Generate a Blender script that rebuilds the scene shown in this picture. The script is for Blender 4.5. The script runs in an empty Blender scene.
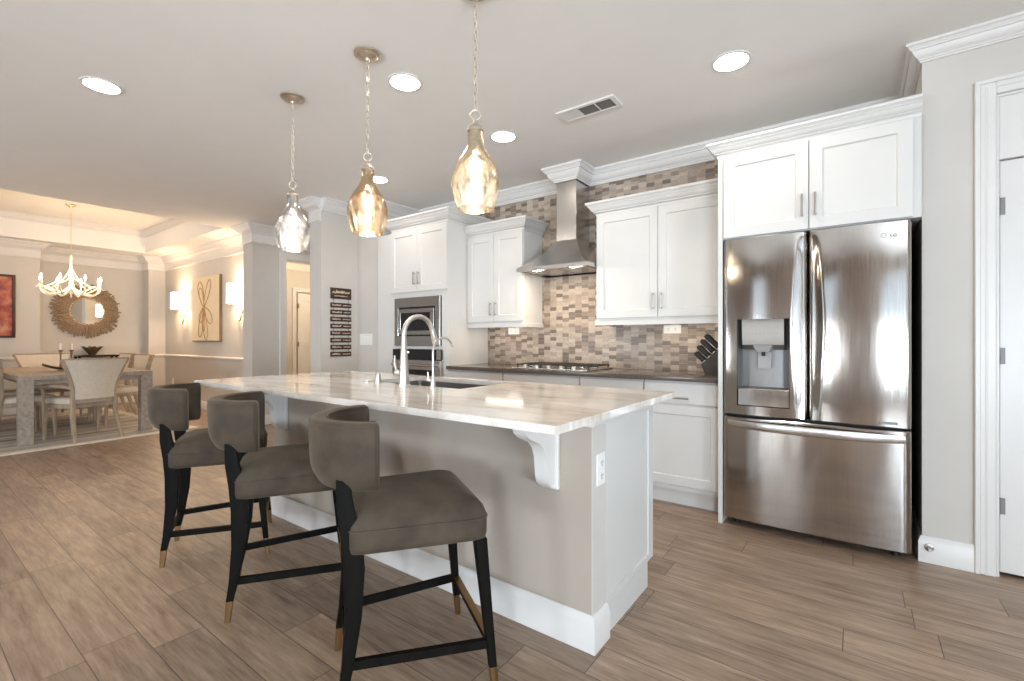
import bpy, bmesh, math, random
from mathutils import Vector, Matrix
random.seed(7)
PI = math.pi
S = bpy.context.scene
COL = S.collection

# ------------------------------------------------------------------ camera
cam_d = bpy.data.cameras.new('camera')
cam = bpy.data.objects.new('camera', cam_d)
COL.objects.link(cam)
cam.location = (0, 0, 1.161)
cam.rotation_euler = (PI / 2, 0, math.radians(36.335))
cam_d.sensor_width = 36.0
cam_d.lens = 467.8 / 1024 * 36.0
cam_d.shift_y = -0.85 / 1024
cam_d.clip_start = 0.05
S.camera = cam

# ------------------------------------------------------------------ colour management, world, daylight
S.view_settings.view_transform = 'Standard'
S.view_settings.look = 'None'
S.view_settings.exposure = 0.42
S.view_settings.gamma = 1.0
S.view_settings.use_curve_mapping = False
S.cycles.use_denoising = True
S.cycles.max_bounces = 10
S.cycles.diffuse_bounces = 5
S.cycles.glossy_bounces = 5
S.cycles.transmission_bounces = 8
S.cycles.transparent_max_bounces = 12
S.cycles.sample_clamp_indirect = 6.0
S.cycles.caustics_reflective = False
S.cycles.caustics_refractive = False

W = bpy.data.worlds.new('world')
S.world = W
W.use_nodes = True
wn = W.node_tree.nodes
wn['Background'].inputs[0].default_value = (0.72, 0.86, 1.0, 1)
wn['Background'].inputs[1].default_value = 1.5


def area(name, loc, rot, sx, sy, power, color, shape='RECTANGLE', spread=PI):
    l = bpy.data.lights.new(name, 'AREA')
    l.shape = shape
    l.size = sx
    l.size_y = sy
    l.energy = power
    l.color = color
    l.spread = spread
    o = bpy.data.objects.new(name, l)
    o.location = loc
    o.rotation_euler = rot
    COL.objects.link(o)
    return o


def point(name, loc, power, color, r=0.03):
    l = bpy.data.lights.new(name, 'POINT')
    l.energy = power
    l.color = color
    l.shadow_soft_size = r
    o = bpy.data.objects.new(name, l)
    o.location = loc
    COL.objects.link(o)
    return o


DAY = (0.92, 0.96, 1.0)
COOL = (0.76, 0.88, 1.0)
WARM = (1.0, 0.80, 0.58)
AMBER = (1.0, 0.73, 0.47)
CAN = (1.0, 0.90, 0.79)
# daylight outside the windows of the living side, behind the photographer
WINDOWS = [(-6.2, -4.4), (-2.3, -1.2), (1.4, 3.1)]
for i, (a, b) in enumerate(WINDOWS):
    area('window_daylight', ((a + b) / 2, -4.75, 0.95), (PI / 2 + 0.85, 0, 0), b - a, 1.3, (160, 110, 400)[i], (DAY, DAY, COOL)[i])
area('window_daylight', (4.35, -1.6, 0.95), (PI / 2 + 0.85, 0, PI / 2), 2.0, 1.3, 420, COOL)

# ------------------------------------------------------------------ materials
class NT:
    def __init__(self, name):
        self.m = bpy.data.materials.new(name)
        self.m.use_nodes = True
        self.t = self.m.node_tree
        self.t.nodes.clear()
        self.out = self.t.nodes.new('ShaderNodeOutputMaterial')

    def n(self, typ, props=None, **ins):
        nd = self.t.nodes.new('ShaderNode' + typ)
        for k, v in (props or {}).items():
            setattr(nd, k, v)
        for k, v in ins.items():
            key = int(k[1:]) if k[0] == 'i' and k[1:].isdigit() else k.replace('_', ' ')
            s = nd.inputs[key]
            if hasattr(v, 'is_output'):
                self.t.links.new(v, s)
            else:
                s.default_value = v
        return nd

    def math(self, op, a, b=0.0, c=0.0):
        return self.n('Math', {'operation': op}, i0=a, i1=b, i2=c).outputs[0]

    def mix(self, f, a, b, blend='MIX'):
        nd = self.n('MixRGB', {'blend_type': blend}, Fac=f, Color1=a, Color2=b)
        return nd.outputs[0]

    def ramp(self, f, stops):
        nd = self.t.nodes.new('ShaderNodeValToRGB')
        self.t.links.new(f, nd.inputs[0])
        e = nd.color_ramp.elements
        while len(e) < len(stops):
            e.new(0.5)
        for el, (p, c) in zip(e, stops):
            el.position = p
            el.color = rgb(c)
        return nd.outputs[0]

    def pos(self, scale=(1, 1, 1), rot=(0, 0, 0)):
        tc = self.t.nodes.new('ShaderNodeTexCoord')
        mp = self.n('Mapping', None, Vector=tc.outputs['Object'])
        mp.inputs['Scale'].default_value = scale
        mp.inputs['Rotation'].default_value = rot
        return mp.outputs[0]

    def noise(self, vec, scale, detail=3, rough=0.5):
        return self.n('TexNoise', None, Vector=vec, Scale=scale, Detail=detail, Roughness=rough).outputs[0]

    def bump(self, h, strength=0.2, dist=0.01):
        return self.n('Bump', None, Height=h, Strength=strength, Distance=dist).outputs[0]

    def done(self, shader):
        self.t.links.new(shader, self.out.inputs[0])
        return self.m


def rgb(c):
    return tuple(c) + (1,) if len(c) == 3 else tuple(c)


def lin(r, g, b):
    f = lambda v: (v / 255 / 12.92) if v / 255 <= 0.04045 else ((v / 255 + 0.055) / 1.055) ** 2.4
    return (f(r), f(g), f(b))


def plain(name, c, rough=0.5, metal=0.0, var=0.04, scale=6, bump=0.0, bscale=80, stretch=(1, 1, 1), spec=0.5, coat=0.0):
    t = NT(name)
    p = t.pos(stretch)
    f = t.noise(p, scale)
    a = tuple(min(1, v * (1 + var)) for v in c)
    b = tuple(v * (1 - var) for v in c)
    col = t.ramp(f, [(0.3, b), (0.7, a)])
    bs = t.n('BsdfPrincipled', None, Base_Color=col, Roughness=rough, Metallic=metal)
    bs.inputs['Specular IOR Level'].default_value = spec
    bs.inputs['Coat Weight'].default_value = coat
    if bump:
        t.t.links.new(t.bump(t.noise(p, bscale), bump, 0.004), bs.inputs['Normal'])
    return t.done(bs.outputs[0])


def emit(name, c, strength):
    t = NT(name)
    p = t.pos()
    col = t.ramp(t.noise(p, 3), [(0.2, c), (0.8, tuple(min(1, v * 1.02) for v in c))])
    e = t.n('Emission', None, Color=col, Strength=strength)
    return t.done(e.outputs[0])


def mat_floor():
    t = NT('wood_plank_tile')
    p = t.pos()
    xyz = t.n('SeparateXYZ', None, Vector=p)
    x, y = xyz.outputs[0], xyz.outputs[1]
    wv, lv = 0.1685, 1.02
    yy = t.math('DIVIDE', t.math('SUBTRACT', y, 0.449), wv)
    row = t.math('FLOOR', yy)
    rr = t.n('TexWhiteNoise', {'noise_dimensions': '1D'}, W=row).outputs[0]
    xx = t.math('ADD', t.math('DIVIDE', x, lv), t.math('MULTIPLY', rr, 7.3))
    colm = t.math('FLOOR', xx)
    idv = t.n('CombineXYZ', None, X=row, Y=colm, Z=0.0).outputs[0]
    wn_ = t.n('TexWhiteNoise', {'noise_dimensions': '3D'}, Vector=idv)
    r1 = wn_.outputs[0]
    off = t.n('VectorMath', {'operation': 'SCALE'}, i0=wn_.outputs[1])
    off.inputs['Scale'].default_value = 30
    pv = t.n('VectorMath', {'operation': 'ADD'}, i0=p, i1=off.outputs[0]).outputs[0]
    st = t.n('Mapping', None, Vector=pv)
    st.inputs['Scale'].default_value = (1.0, 7.0, 1.0)
    g1 = t.noise(st.outputs[0], 3.2, 6, 0.62)
    st2 = t.n('Mapping', None, Vector=pv)
    st2.inputs['Scale'].default_value = (1.6, 22.0, 1.0)
    g2 = t.noise(st2.outputs[0], 4.0, 4, 0.6)
    g = t.math('ADD', t.math('MULTIPLY', g1, 0.6), t.math('MULTIPLY', g2, 0.4))
    base = t.ramp(g, [(0.28, lin(100, 80, 65)), (0.42, lin(141, 119, 101)), (0.55, lin(167, 144, 124)), (0.72, lin(194, 170, 149))])
    tone = t.ramp(r1, [(0.0, (0.80, 0.80, 0.81)), (1.0, (1.08, 1.06, 1.04))])
    col = t.mix(1.0, base, tone, 'MULTIPLY')
    fy = t.math('FRACT', yy)
    fx = t.math('FRACT', xx)
    ey = t.math('MINIMUM', fy, t.math('SUBTRACT', 1.0, fy))
    ex = t.math('MINIMUM', fx, t.math('SUBTRACT', 1.0, fx))
    gy = t.math('LESS_THAN', t.math('MULTIPLY', ey, wv), 0.0018)
    gx = t.math('LESS_THAN', t.math('MULTIPLY', ex, lv), 0.0018)
    gr = t.math('MAXIMUM', gx, gy)
    col = t.mix(gr, col, rgb(lin(92, 78, 66)))
    h = t.math('SUBTRACT', g, t.math('MULTIPLY', gr, 0.5))
    rough = t.math('ADD', t.math('MULTIPLY', g1, 0.16), 0.27)
    bs = t.n('BsdfPrincipled', None, Base_Color=col, Roughness=rough)
    bs.inputs['Specular IOR Level'].default_value = 0.45
    t.t.links.new(t.bump(h, 0.45, 0.004), bs.inputs['Normal'])
    return t.done(bs.outputs[0])


def mat_tile():
    t = NT('stone_mosaic_tile')
    p = t.pos()
    xyz = t.n('SeparateXYZ', None, Vector=p)
    x, z = xyz.outputs[0], xyz.outputs[2]
    wv, hv = 0.069, 0.0365
    xx = t.math('DIVIDE', x, wv)
    c = t.math('FLOOR', xx)
    half = t.math('MULTIPLY', t.math('MODULO', t.math('ABSOLUTE', c), 2.0), 0.5)
    zz = t.math('ADD', t.math('DIVIDE', z, hv), half)
    r = t.math('FLOOR', zz)
    idv = t.n('CombineXYZ', None, X=c, Y=r, Z=3.0).outputs[0]
    wn_ = t.n('TexWhiteNoise', {'noise_dimensions': '3D'}, Vector=idv)
    r1 = wn_.outputs[0]
    base = t.ramp(r1, [(0.0, lin(112, 99, 90)), (0.2, lin(134, 119, 107)), (0.42, lin(164, 149, 136)), (0.75, lin(180, 165, 151)), (1.0, lin(192, 179, 166))])
    n1 = t.noise(p, 55, 4, 0.65)
    vein = t.ramp(n1, [(0.3, (0.80, 0.79, 0.78)), (0.65, (1.06, 1.05, 1.04))])
    col = t.mix(1.0, base, vein, 'MULTIPLY')
    fx = t.math('FRACT', xx)
    fz = t.math('FRACT', zz)
    ex = t.math('MULTIPLY', t.math('MINIMUM', fx, t.math('SUBTRACT', 1.0, fx)), wv)
    ez = t.math('MULTIPLY', t.math('MINIMUM', fz, t.math('SUBTRACT', 1.0, fz)), hv)
    # picket ends: the joint widens towards the tile's corners
    e = t.math('MINIMUM', ez, t.math('ADD', ex, t.math('MULTIPLY', ez, 0.25)))
    gr = t.math('LESS_THAN', e, 0.0016)
    col = t.mix(gr, col, rgb(lin(168, 152, 137)))
    bs = t.n('BsdfPrincipled', None, Base_Color=col, Roughness=0.32)
    hgt = t.math('MINIMUM', e, 0.004)
    t.t.links.new(t.bump(t.math('MULTIPLY', hgt, 200.0), 0.35, 0.003), bs.inputs['Normal'])
    return t.done(bs.outputs[0])


def mat_quartz():
    t = NT('veined_white_quartzite')
    p = t.pos((0.8, 3.2, 1.0), (0, 0, 0.10))
    n1 = t.noise(p, 1.6, 8, 0.62)
    p2 = t.pos((0.9, 4.4, 1.0), (0, 0, 0.16))
    n2 = t.noise(p2, 3.1, 7, 0.66)
    c1 = t.ramp(n1, [(0.30, lin(178, 164, 150)), (0.42, lin(222, 213, 203)), (0.55, lin(240, 236, 231)), (0.72, lin(246, 243, 239))])
    c2 = t.ramp(n2, [(0.36, (0.74, 0.70, 0.67)), (0.46, (0.95, 0.93, 0.91)), (0.55, (1, 1, 1))])
    col = t.mix(0.75, c1, c2, 'MULTIPLY')
    bs = t.n('BsdfPrincipled', None, Base_Color=col, Roughness=0.07)
    bs.inputs['Specular IOR Level'].default_value = 0.55
    return t.done(bs.outputs[0])


def mat_steel(name, c=(0.60, 0.585, 0.57), rough=0.2, wob=0.0, axis='v'):
    t = NT(name)
    st = (60, 60, 1.2) if axis == 'v' else (1.2, 60, 60)
    f = t.noise(t.pos(st), 4, 3)
    col = t.ramp(f, [(0.3, tuple(v * 0.93 for v in c)), (0.7, tuple(min(1, v * 1.05) for v in c))])
    ro = t.math('ADD', t.math('MULTIPLY', f, 0.10), rough - 0.05)
    bs = t.n('BsdfPrincipled', None, Base_Color=col, Roughness=ro, Metallic=1.0)
    bs.inputs['Anisotropic'].default_value = 0.55
    if wob:
        w = t.noise(t.pos((1.0, 1.0, 0.35)), 5.0, 1)
        t.t.links.new(t.bump(w, wob, 0.02), bs.inputs['Normal'])
    return t.done(bs.outputs[0])


def mat_velvet():
    t = NT('taupe_velvet')
    p = t.pos()
    n1 = t.noise(p, 9, 3, 0.55)
    col = t.ramp(n1, [(0.3, lin(58, 48, 37)), (0.7, lin(80, 68, 54))])
    bs = t.n('BsdfPrincipled', None, Base_Color=col, Roughness=0.85)
    bs.inputs['Sheen Weight'].default_value = 0.3
    bs.inputs['Sheen Roughness'].default_value = 0.4
    bs.inputs['Sheen Tint'].default_value = rgb(lin(190, 172, 150))
    t.t.links.new(t.bump(t.noise(p, 420, 2), 0.12, 0.002), bs.inputs['Normal'])
    return t.done(bs.outputs[0])


def mat_wood(name, dark, light, scale=5, stretch=(6, 6, 0.6), rough=0.5, spec=0.4):
    t = NT(name)
    p = t.pos(stretch)
    f = t.noise(p, scale, 5, 0.6)
    col = t.ramp(f, [(0.3, dark), (0.7, light)])
    bs = t.n('BsdfPrincipled', None, Base_Color=col, Roughness=rough)
    bs.inputs['Specular IOR Level'].default_value = spec
    t.t.links.new(t.bump(f, 0.15, 0.003), bs.inputs['Normal'])
    return t.done(bs.outputs[0])


def mat_mercury(name, tint, amount, metalc):
    t = NT(name)
    p = t.pos((1, 1, 0.6))
    n1 = t.noise(p, 26, 5, 0.7)
    n2 = t.noise(p, 70, 3, 0.6)
    f = t.ramp(t.math('ADD', t.math('MULTIPLY', n1, 0.75), t.math('MULTIPLY', n2, 0.25)), [(0.50 - amount * 0.08, (0, 0, 0)), (0.60 - amount * 0.04, (1, 1, 1))])
    tr = t.n('BsdfTransparent', None, Color=rgb(tint))
    tl = t.n('BsdfTranslucent', None, Color=rgb(tint))
    gl = t.n('BsdfGlossy', None, Color=rgb(metalc), Roughness=0.22)
    lw = t.n('LayerWeight', None, Blend=0.35)
    nb = t.bump(t.noise(p, 18, 2), 0.5, 0.01)
    t.t.links.new(nb, gl.inputs['Normal'])
    a = t.n('MixShader', None, i0=0.05, i1=tr.outputs[0], i2=tl.outputs[0])
    zc = t.n('SeparateXYZ', None, Vector=t.pos()).outputs[2]
    neck = t.n('MapRange', None, Value=zc)
    for k_, v_ in zip((1, 2, 3, 4), (-0.84, -0.69, 0.0, 0.55)):
        neck.inputs[k_].default_value = v_
    fac = t.math('MINIMUM', t.math('ADD', neck.outputs[0], t.math('ADD', t.math('MULTIPLY', f, 0.55), t.math('MULTIPLY', lw.outputs[1], 0.6))), 0.92)
    b = t.n('MixShader', None, i0=fac, i1=a.outputs[0], i2=gl.outputs[0])
    return t.done(b.outputs[0])


def mat_glass(name):
    t = NT(name)
    lw = t.n('LayerWeight', None, Blend=0.2)
    tr = t.n('BsdfTransparent', None, Color=(0.97, 0.98, 0.98, 1))
    gl = t.n('BsdfGlossy', None, Color=(1, 1, 1, 1), Roughness=0.02)
    fac = t.math('ADD', t.math('MULTIPLY', lw.outputs[0], 0.8), 0.03)
    return t.done(t.n('MixShader', None, i0=fac, i1=tr.outputs[0], i2=gl.outputs[0]).outputs[0])


def mat_shade(name, c, strength):
    t = NT(name)
    p = t.pos()
    col = t.ramp(t.noise(p, 90), [(0.3, tuple(v * 0.97 for v in c)), (0.7, c)])
    e = t.n('Emission', None, Color=col, Strength=strength)
    d = t.n('BsdfDiffuse', None, Color=col)
    return t.done(t.n('AddShader', None, i0=e.outputs[0], i1=d.outputs[0]).outputs[0])


def mat_painting():
    t = NT('abstract_painting')
    p = t.pos()
    d = t.n('VectorMath', {'operation': 'SCALE'}, i0=p)
    d.inputs['Scale'].default_value = 1.0
    n1 = t.noise(p, 5, 5, 0.6)
    n2 = t.n('TexNoise', None, Vector=p, Scale=3.0, Detail=4.0, Distortion=2.0).outputs[0]
    c1 = t.ramp(n1, [(0.3, lin(60, 26, 24)), (0.45, lin(150, 50, 40)), (0.55, lin(205, 110, 70)), (0.7, lin(235, 190, 140))])
    c2 = t.ramp(n2, [(0.35, lin(70, 60, 75)), (0.55, lin(170, 90, 80)), (0.7, lin(120, 30, 30))])
    bs = t.n('BsdfPrincipled', None, Base_Color=t.mix(0.5, c1, c2), Roughness=0.5)
    return t.done(bs.outputs[0])


def mat_rug():
    t = NT('pale_striped_rug')
    p = t.pos()
    xyz = t.n('SeparateXYZ', None, Vector=p)
    w = t.n('TexNoise', None, Vector=t.pos((2.2, 0.25, 1)), Scale=3.0, Detail=5.0).outputs[0]
    col = t.ramp(w, [(0.35, lin(150, 142, 134)), (0.5, lin(196, 188, 178)), (0.65, lin(222, 215, 204))])
    bs = t.n('BsdfPrincipled', None, Base_Color=col, Roughness=0.95)
    t.t.links.new(t.bump(t.noise(p, 150), 0.4, 0.004), bs.inputs['Normal'])
    return t.done(bs.outputs[0])


M = dict(
    floor=mat_floor(), tile=mat_tile(), quartz=mat_quartz(), velvet=mat_velvet(),
    wall=plain('greige_wall_paint', lin(206, 201, 195), 0.75, var=0.015, bump=0.05, bscale=220),
    island=plain('warm_greige_paint', lin(176, 164, 152), 0.75, var=0.015, bump=0.05, bscale=220),  # wall paint made darker and warmer; under-counter shade is put into the colour
    taupe=plain('taupe_wall_paint', lin(150, 128, 110), 0.75, var=0.02),
    ceil=plain('ceiling_paint', lin(240, 237, 233), 0.85, var=0.01, bump=0.04, bscale=200),
    white=plain('white_cabinet_paint', lin(216, 214, 211), 0.32, var=0.012),
    trim=plain('white_trim_paint', lin(226, 223, 220), 0.35, var=0.01),
    steel=mat_steel('brushed_steel_door', (0.45, 0.42, 0.395), 0.12, 0.25),
    steelp=mat_steel('brushed_steel_plain', (0.62, 0.60, 0.58), 0.24),
    steelh=mat_steel('brushed_steel_horizontal', (0.62, 0.60, 0.575), 0.24, 0, 'h'),
    nickel=plain('satin_nickel', (0.66, 0.64, 0.61), 0.34, 1.0, var=0.03),
    pendmetal=plain('aged_silver_metal', lin(206, 194, 178), 0.48, 1.0, var=0.08, scale=30),
    black=plain('black_plastic', (0.007, 0.007, 0.007), 0.5, var=0.1),
    dark=plain('dark_gap', (0.02, 0.02, 0.022), 0.7, var=0.1),
    dglass=plain('dark_oven_glass', (0.02, 0.019, 0.02), 0.06, var=0.1),
    grey=plain('dispenser_grey', (0.36, 0.345, 0.335), 0.35, var=0.03),
    dgrey=plain('dispenser_dark_grey', (0.16, 0.155, 0.15), 0.35, var=0.03),
    counter=plain('dark_taupe_quartz', lin(96, 87, 80), 0.12, var=0.22, scale=90),
    ebony=mat_wood('ebonised_wood', (0.004, 0.0035, 0.003), (0.009, 0.0075, 0.006), rough=0.55, spec=0.08),
    brass=plain('brushed_brass', lin(166, 134, 96), 0.3, 1.0, var=0.06, scale=20),
    headmetal=plain('satin_dark_steel', (0.30, 0.28, 0.26), 0.42, 0.85, var=0.04),
    pull=plain('brushed_pull_metal', (0.36, 0.345, 0.33), 0.38, 0.9, var=0.03),
    hinge=plain('hinge_metal', (0.20, 0.19, 0.18), 0.5, 0.6),
    plate=plain('white_plastic_plate', lin(240, 238, 234), 0.35, var=0.005),
    signwood=mat_wood('dark_stained_plank', lin(48, 34, 26), lin(82, 60, 46), 6, (1, 1.2, 10), 0.7),
    signpaint=plain('cream_lettering', lin(222, 200, 178), 0.8),
    glass=mat_glass('window_glass'),
    merc0=mat_mercury('mercury_glass_silver', (0.99, 0.985, 0.98), 0.6, (0.62, 0.61, 0.61)),  # one glass; what light and view make of each pendant is tinted in
    merc1=mat_mercury('mercury_glass_amber', (1.0, 0.955, 0.88), 0.9, (0.62, 0.48, 0.32)),
    merc2=mat_mercury('mercury_glass_pale', (1.0, 0.985, 0.955), 0.3, (0.72, 0.62, 0.47)),
    bulb=emit('lamp_bulb', (1.0, 0.90, 0.76), 14),
    lens=emit('downlight_lens', CAN, 60),
    under=emit('under_cabinet_strip', (1.0, 0.80, 0.58), 12),
    hoodlens=emit('hood_lamp_lens', (1.0, 0.84, 0.62), 40),
    ledwhite=emit('display_digits', (0.8, 0.9, 1.0), 2.5),
    shade=mat_shade('sconce_linen_shade', (1.0, 0.88, 0.68), 4.5),
    tablewood=mat_wood('weathered_grey_oak', lin(142, 129, 117), lin(176, 163, 150), 5, (0.7, 6, 6), 0.6),
    chairwood=mat_wood('whitewashed_oak', lin(150, 132, 112), lin(186, 168, 146), 5, (5, 5, 0.7), 0.6),
    linen=plain('cream_linen', lin(216, 204, 188), 0.9, var=0.05, scale=40, bump=0.25, bscale=300),
    rug=mat_rug(), rugedge=plain('rug_cream_border', lin(226, 217, 203), 0.95, var=0.04, scale=30, bump=0.3, bscale=200),
    twig=mat_wood('driftwood_sticks', lin(104, 86, 70), lin(196, 168, 138), 8, (2, 8, 8), 0.7),
    mirror=plain('mirror_glass', (0.9, 0.88, 0.85), 0.02, 1.0, var=0.005),
    canvas=plain('cream_canvas', lin(232, 216, 186), 0.8, var=0.05, scale=5, bump=0.2, bscale=250),
    canvasline=plain('canvas_brown_paint', lin(176, 142, 96), 0.8, var=0.12, scale=20),
    canvasedge=plain('canvas_dark_edge', lin(120, 96, 70), 0.6),
    picframe=mat_wood('dark_red_frame', lin(50, 24, 20), lin(84, 44, 36), 6, (4, 4, 1), 0.4),
    painting=mat_painting(),
    champagne=plain('champagne_metal', lin(226, 206, 172), 0.3, 0.6, var=0.05),
    chandel=plain('white_antler_resin', lin(240, 230, 214), 0.45, var=0.05, scale=14),
    candle=plain('ivory_wax', lin(246, 238, 222), 0.5),
    stick=mat_wood('turned_wood', lin(110, 84, 62), lin(160, 130, 100), 6, (5, 5, 1), 0.5),
    bowl=plain('bronze_leaf', lin(120, 104, 80), 0.4, 0.5, var=0.25, scale=18),
    espresso=plain('espresso_lacquer', lin(38, 27, 24), 0.25, var=0.1),
    knifeblock=mat_wood('grey_stained_block', lin(56, 50, 44), lin(80, 72, 64), 6, (1, 8, 1), 0.55),
    sinksteel=mat_steel('sink_steel', (0.20, 0.19, 0.185), 0.35, 0, 'h'),
    vent=plain('white_vent_enamel', lin(226, 223, 219), 0.5, var=0.01),
    ventdark=plain('duct_shadow_grey', lin(158, 151, 144), 0.8),
    iron=plain('cast_iron', (0.035, 0.033, 0.032), 0.55, var=0.15, scale=40),
    logo=plain('etched_grey_logo', (0.22, 0.22, 0.23), 0.4, 0.6),
)

# ------------------------------------------------------------------ mesh building
class MB:
    """collects shapes into one mesh; M is the current transform"""
    def __init__(self):
        self.bm = bmesh.new()
        self.M = Matrix.Identity(4)

    def v(self, p):
        return self.bm.verts.new(self.M @ Vector(p))

    def box(self, x0, x1, y0, y1, z0, z1, b=0.0, seg=1):
        vs = [self.v((x, y, z)) for x in (x0, x1) for y in (y0, y1) for z in (z0, z1)]
        fs = [(0, 1, 3, 2), (4, 6, 7, 5), (0, 4, 5, 1), (2, 3, 7, 6), (0, 2, 6, 4), (1, 5, 7, 3)]
        faces = [self.bm.faces.new([vs[i] for i in f]) for f in fs]
        if b:
            es = list({e for f in faces for e in f.edges})
            bmesh.ops.bevel(self.bm, geom=es, offset=b, segments=seg, profile=0.6, affect='EDGES')
        return self

    def loft(self, rings, cap0=True, cap1=True, closed=True):
        R = [[self.v(p) for p in r] for r in rings]
        n = len(R[0])
        for a, b in zip(R, R[1:]):
            for i in range(n if closed else n - 1):
                j = (i + 1) % n
                try:
                    self.bm.faces.new((a[i], a[j], b[j], b[i]))
                except ValueError:
                    pass
        if cap0:
            self.bm.faces.new(list(reversed(R[0])))
        if cap1:
            self.bm.faces.new(R[-1])
        return self

    def lathe(self, prof, c=(0, 0, 0), n=24, axis='z', cap0=False, cap1=False):
        rings = []
        for r, h in prof:
            ring = []
            for i in range(n):
                a = 2 * PI * i / n
                q = (r * math.cos(a), r * math.sin(a), h)
                if axis == 'y':
                    q = (q[0], q[2], q[1])
                if axis == 'x':
                    q = (q[2], q[0], q[1])
                ring.append((c[0] + q[0], c[1] + q[1], c[2] + q[2]))
            rings.append(ring)
        return self.loft(rings, cap0, cap1)

    def cyl(self, c, r, h, n=20, axis='z', r2=None):
        return self.lathe([(r, 0), (r if r2 is None else r2, h)], c, n, axis, True, True)

    def tube(self, pts, rad, n=10, cap=True, ell=1.0):
        pts = [Vector(p) for p in pts]
        m = len(pts)
        if not isinstance(rad, (list, tuple)):
            rad = [rad] * m
        tan = []
        for i in range(m):
            d = pts[min(i + 1, m - 1)] - pts[max(i - 1, 0)]
            tan.append(d.normalized())
        up = Vector((0, 0, 1)) if abs(tan[0].z) < 0.9 else Vector((1, 0, 0))
        nrm = (up - tan[0] * up.dot(tan[0])).normalized()
        rings = []
        for i in range(m):
            nrm = (nrm - tan[i] * nrm.dot(tan[i])).normalized()
            bn = tan[i].cross(nrm)
            rings.append([pts[i] + (nrm * math.cos(2 * PI * k / n) * ell + bn * math.sin(2 * PI * k / n)) * rad[i] for k in range(n)])
        return self.loft(rings, cap, cap)

    def ring(self, c, R, r, n=20, k=8, ax=(1, 0, 0), ay=(0, 0, 1), sx=1.0, sy=1.0):
        """closed torus-like loop in the plane ax, ay"""
        ax, ay, c = Vector(ax), Vector(ay), Vector(c)
        az = ax.cross(ay)
        vs = []
        for i in range(n):
            a = 2 * PI * i / n
            o = ax * math.cos(a) * sx + ay * math.sin(a) * sy
            p = c + o * R
            od = (ax * math.cos(a) + ay * math.sin(a)).normalized()
            vs.append([self.v(p + od * r * math.cos(2 * PI * j / k) + az * r * math.sin(2 * PI * j / k)) for j in range(k)])
        for i in range(n):
            for j in range(k):
                a, b = vs[i], vs[(i + 1) % n]
                self.bm.faces.new((a[j], b[j], b[(j + 1) % k], a[(j + 1) % k]))
        return self

    def prism(self, poly, a, b, plane='xz'):
        """closed polygon extruded from a to b along the missing axis"""
        def f(p, t):
            if plane == 'xz':
                return (p[0], t, p[1])
            if plane == 'yz':
                return (t, p[0], p[1])
            return (p[0], p[1], t)
        return self.loft([[f(p, a) for p in poly], [f(p, b) for p in poly]])

    def mould(self, path, prof, side=1, closed=False):
        """moulding: profile (out, z) mitred along a plan path; out is to the right of travel when side = 1"""
        P = [Vector((p[0], p[1])) for p in path]
        n = len(P)
        rings = []
        for i in range(n):
            def nr(a, b):
                d = (b - a).normalized()
                return Vector((d.y, -d.x)) * side
            ns = []
            if closed or i > 0:
                ns.append(nr(P[i - 1], P[i]))
            if closed or i < n - 1:
                ns.append(nr(P[i], P[(i + 1) % n]))
            if len(ns) == 2:
                m = (ns[0] + ns[1])
                m = m / max(1e-6, m.dot(ns[0]))
            else:
                m = ns[0]
            rings.append([(P[i].x + m.x * o, P[i].y + m.y * o, z) for o, z in prof])
        if closed:
            rings.append(rings[0])
            return self.loft(rings, False, False)
        return self.loft(rings, True, True)

    def build(self, name, mat, parent=None, local=False, smooth=True, angle=35):
        bm = self.bm
        bmesh.ops.remove_doubles(bm, verts=bm.verts, dist=1e-6)
        bmesh.ops.recalc_face_normals(bm, faces=bm.faces)
        me = bpy.data.meshes.new(name)
        if parent is not None and not local:
            r = parent
            while r.parent is not None:
                r = r.parent
            bm.transform(r.matrix_basis.inverted())
        bm.to_mesh(me)
        bm.free()
        if smooth:
            me.polygons.foreach_set('use_smooth', [True] * len(me.polygons))
            me.set_sharp_from_angle(angle=math.radians(angle))
        me.materials.append(mat)
        o = bpy.data.objects.new(name, me)
        COL.objects.link(o)
        o.parent = parent
        return o


def tag(o, label, cat, group=None, kind=None):
    o['label'] = label
    o['category'] = cat
    if group:
        o['group'] = group
    if kind:
        o['kind'] = kind
    return o


def thing(name, label, cat, loc, rotz=0.0, group=None):
    o = bpy.data.objects.new(name, None)
    o.empty_display_size = 0.05
    o.location = loc
    o.rotation_euler = (0, 0, rotz)
    COL.objects.link(o)
    o.matrix_basis = Matrix.Translation(loc) @ Matrix.Rotation(rotz, 4, 'Z')
    return tag(o, label, cat, group)


def struct(name, mb, mat, label=None, cat=None, parent=None):
    o = mb.build(name, mat, parent)
    o['kind'] = 'structure'
    if label:
        o['label'] = label
        o['category'] = cat
    return o


def copy_tree(o, parent=None):
    c = o.copy()
    COL.objects.link(c)
    c.parent = parent
    for ch in list(o.children):
        copy_tree(ch, c)
    return c


def place(o, loc, rotz, label):
    o.matrix_basis = Matrix.Translation(loc) @ Matrix.Rotation(rotz, 4, 'Z')
    o['label'] = label
    return o


def rpoly(pts, r, n=5):
    """polygon with rounded corners"""
    out = []
    m = len(pts)
    for i in range(m):
        p, a, b = Vector(pts[i]), Vector(pts[i - 1]), Vector(pts[(i + 1) % m])
        rr = min(r, (a - p).length * 0.49, (b - p).length * 0.49)
        u, w = p + (a - p).normalized() * rr, p + (b - p).normalized() * rr
        for k in range(n + 1):
            t = k / n
            out.append(tuple((u * (1 - t) ** 2 + p * 2 * t * (1 - t) + w * t * t)))
    return out


def rect(cx, cy, wx, wy, r=0.004, n=2):
    return rpoly([(cx - wx / 2, cy - wy / 2), (cx + wx / 2, cy - wy / 2), (cx + wx / 2, cy + wy / 2), (cx - wx / 2, cy + wy / 2)], r, n)


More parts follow.
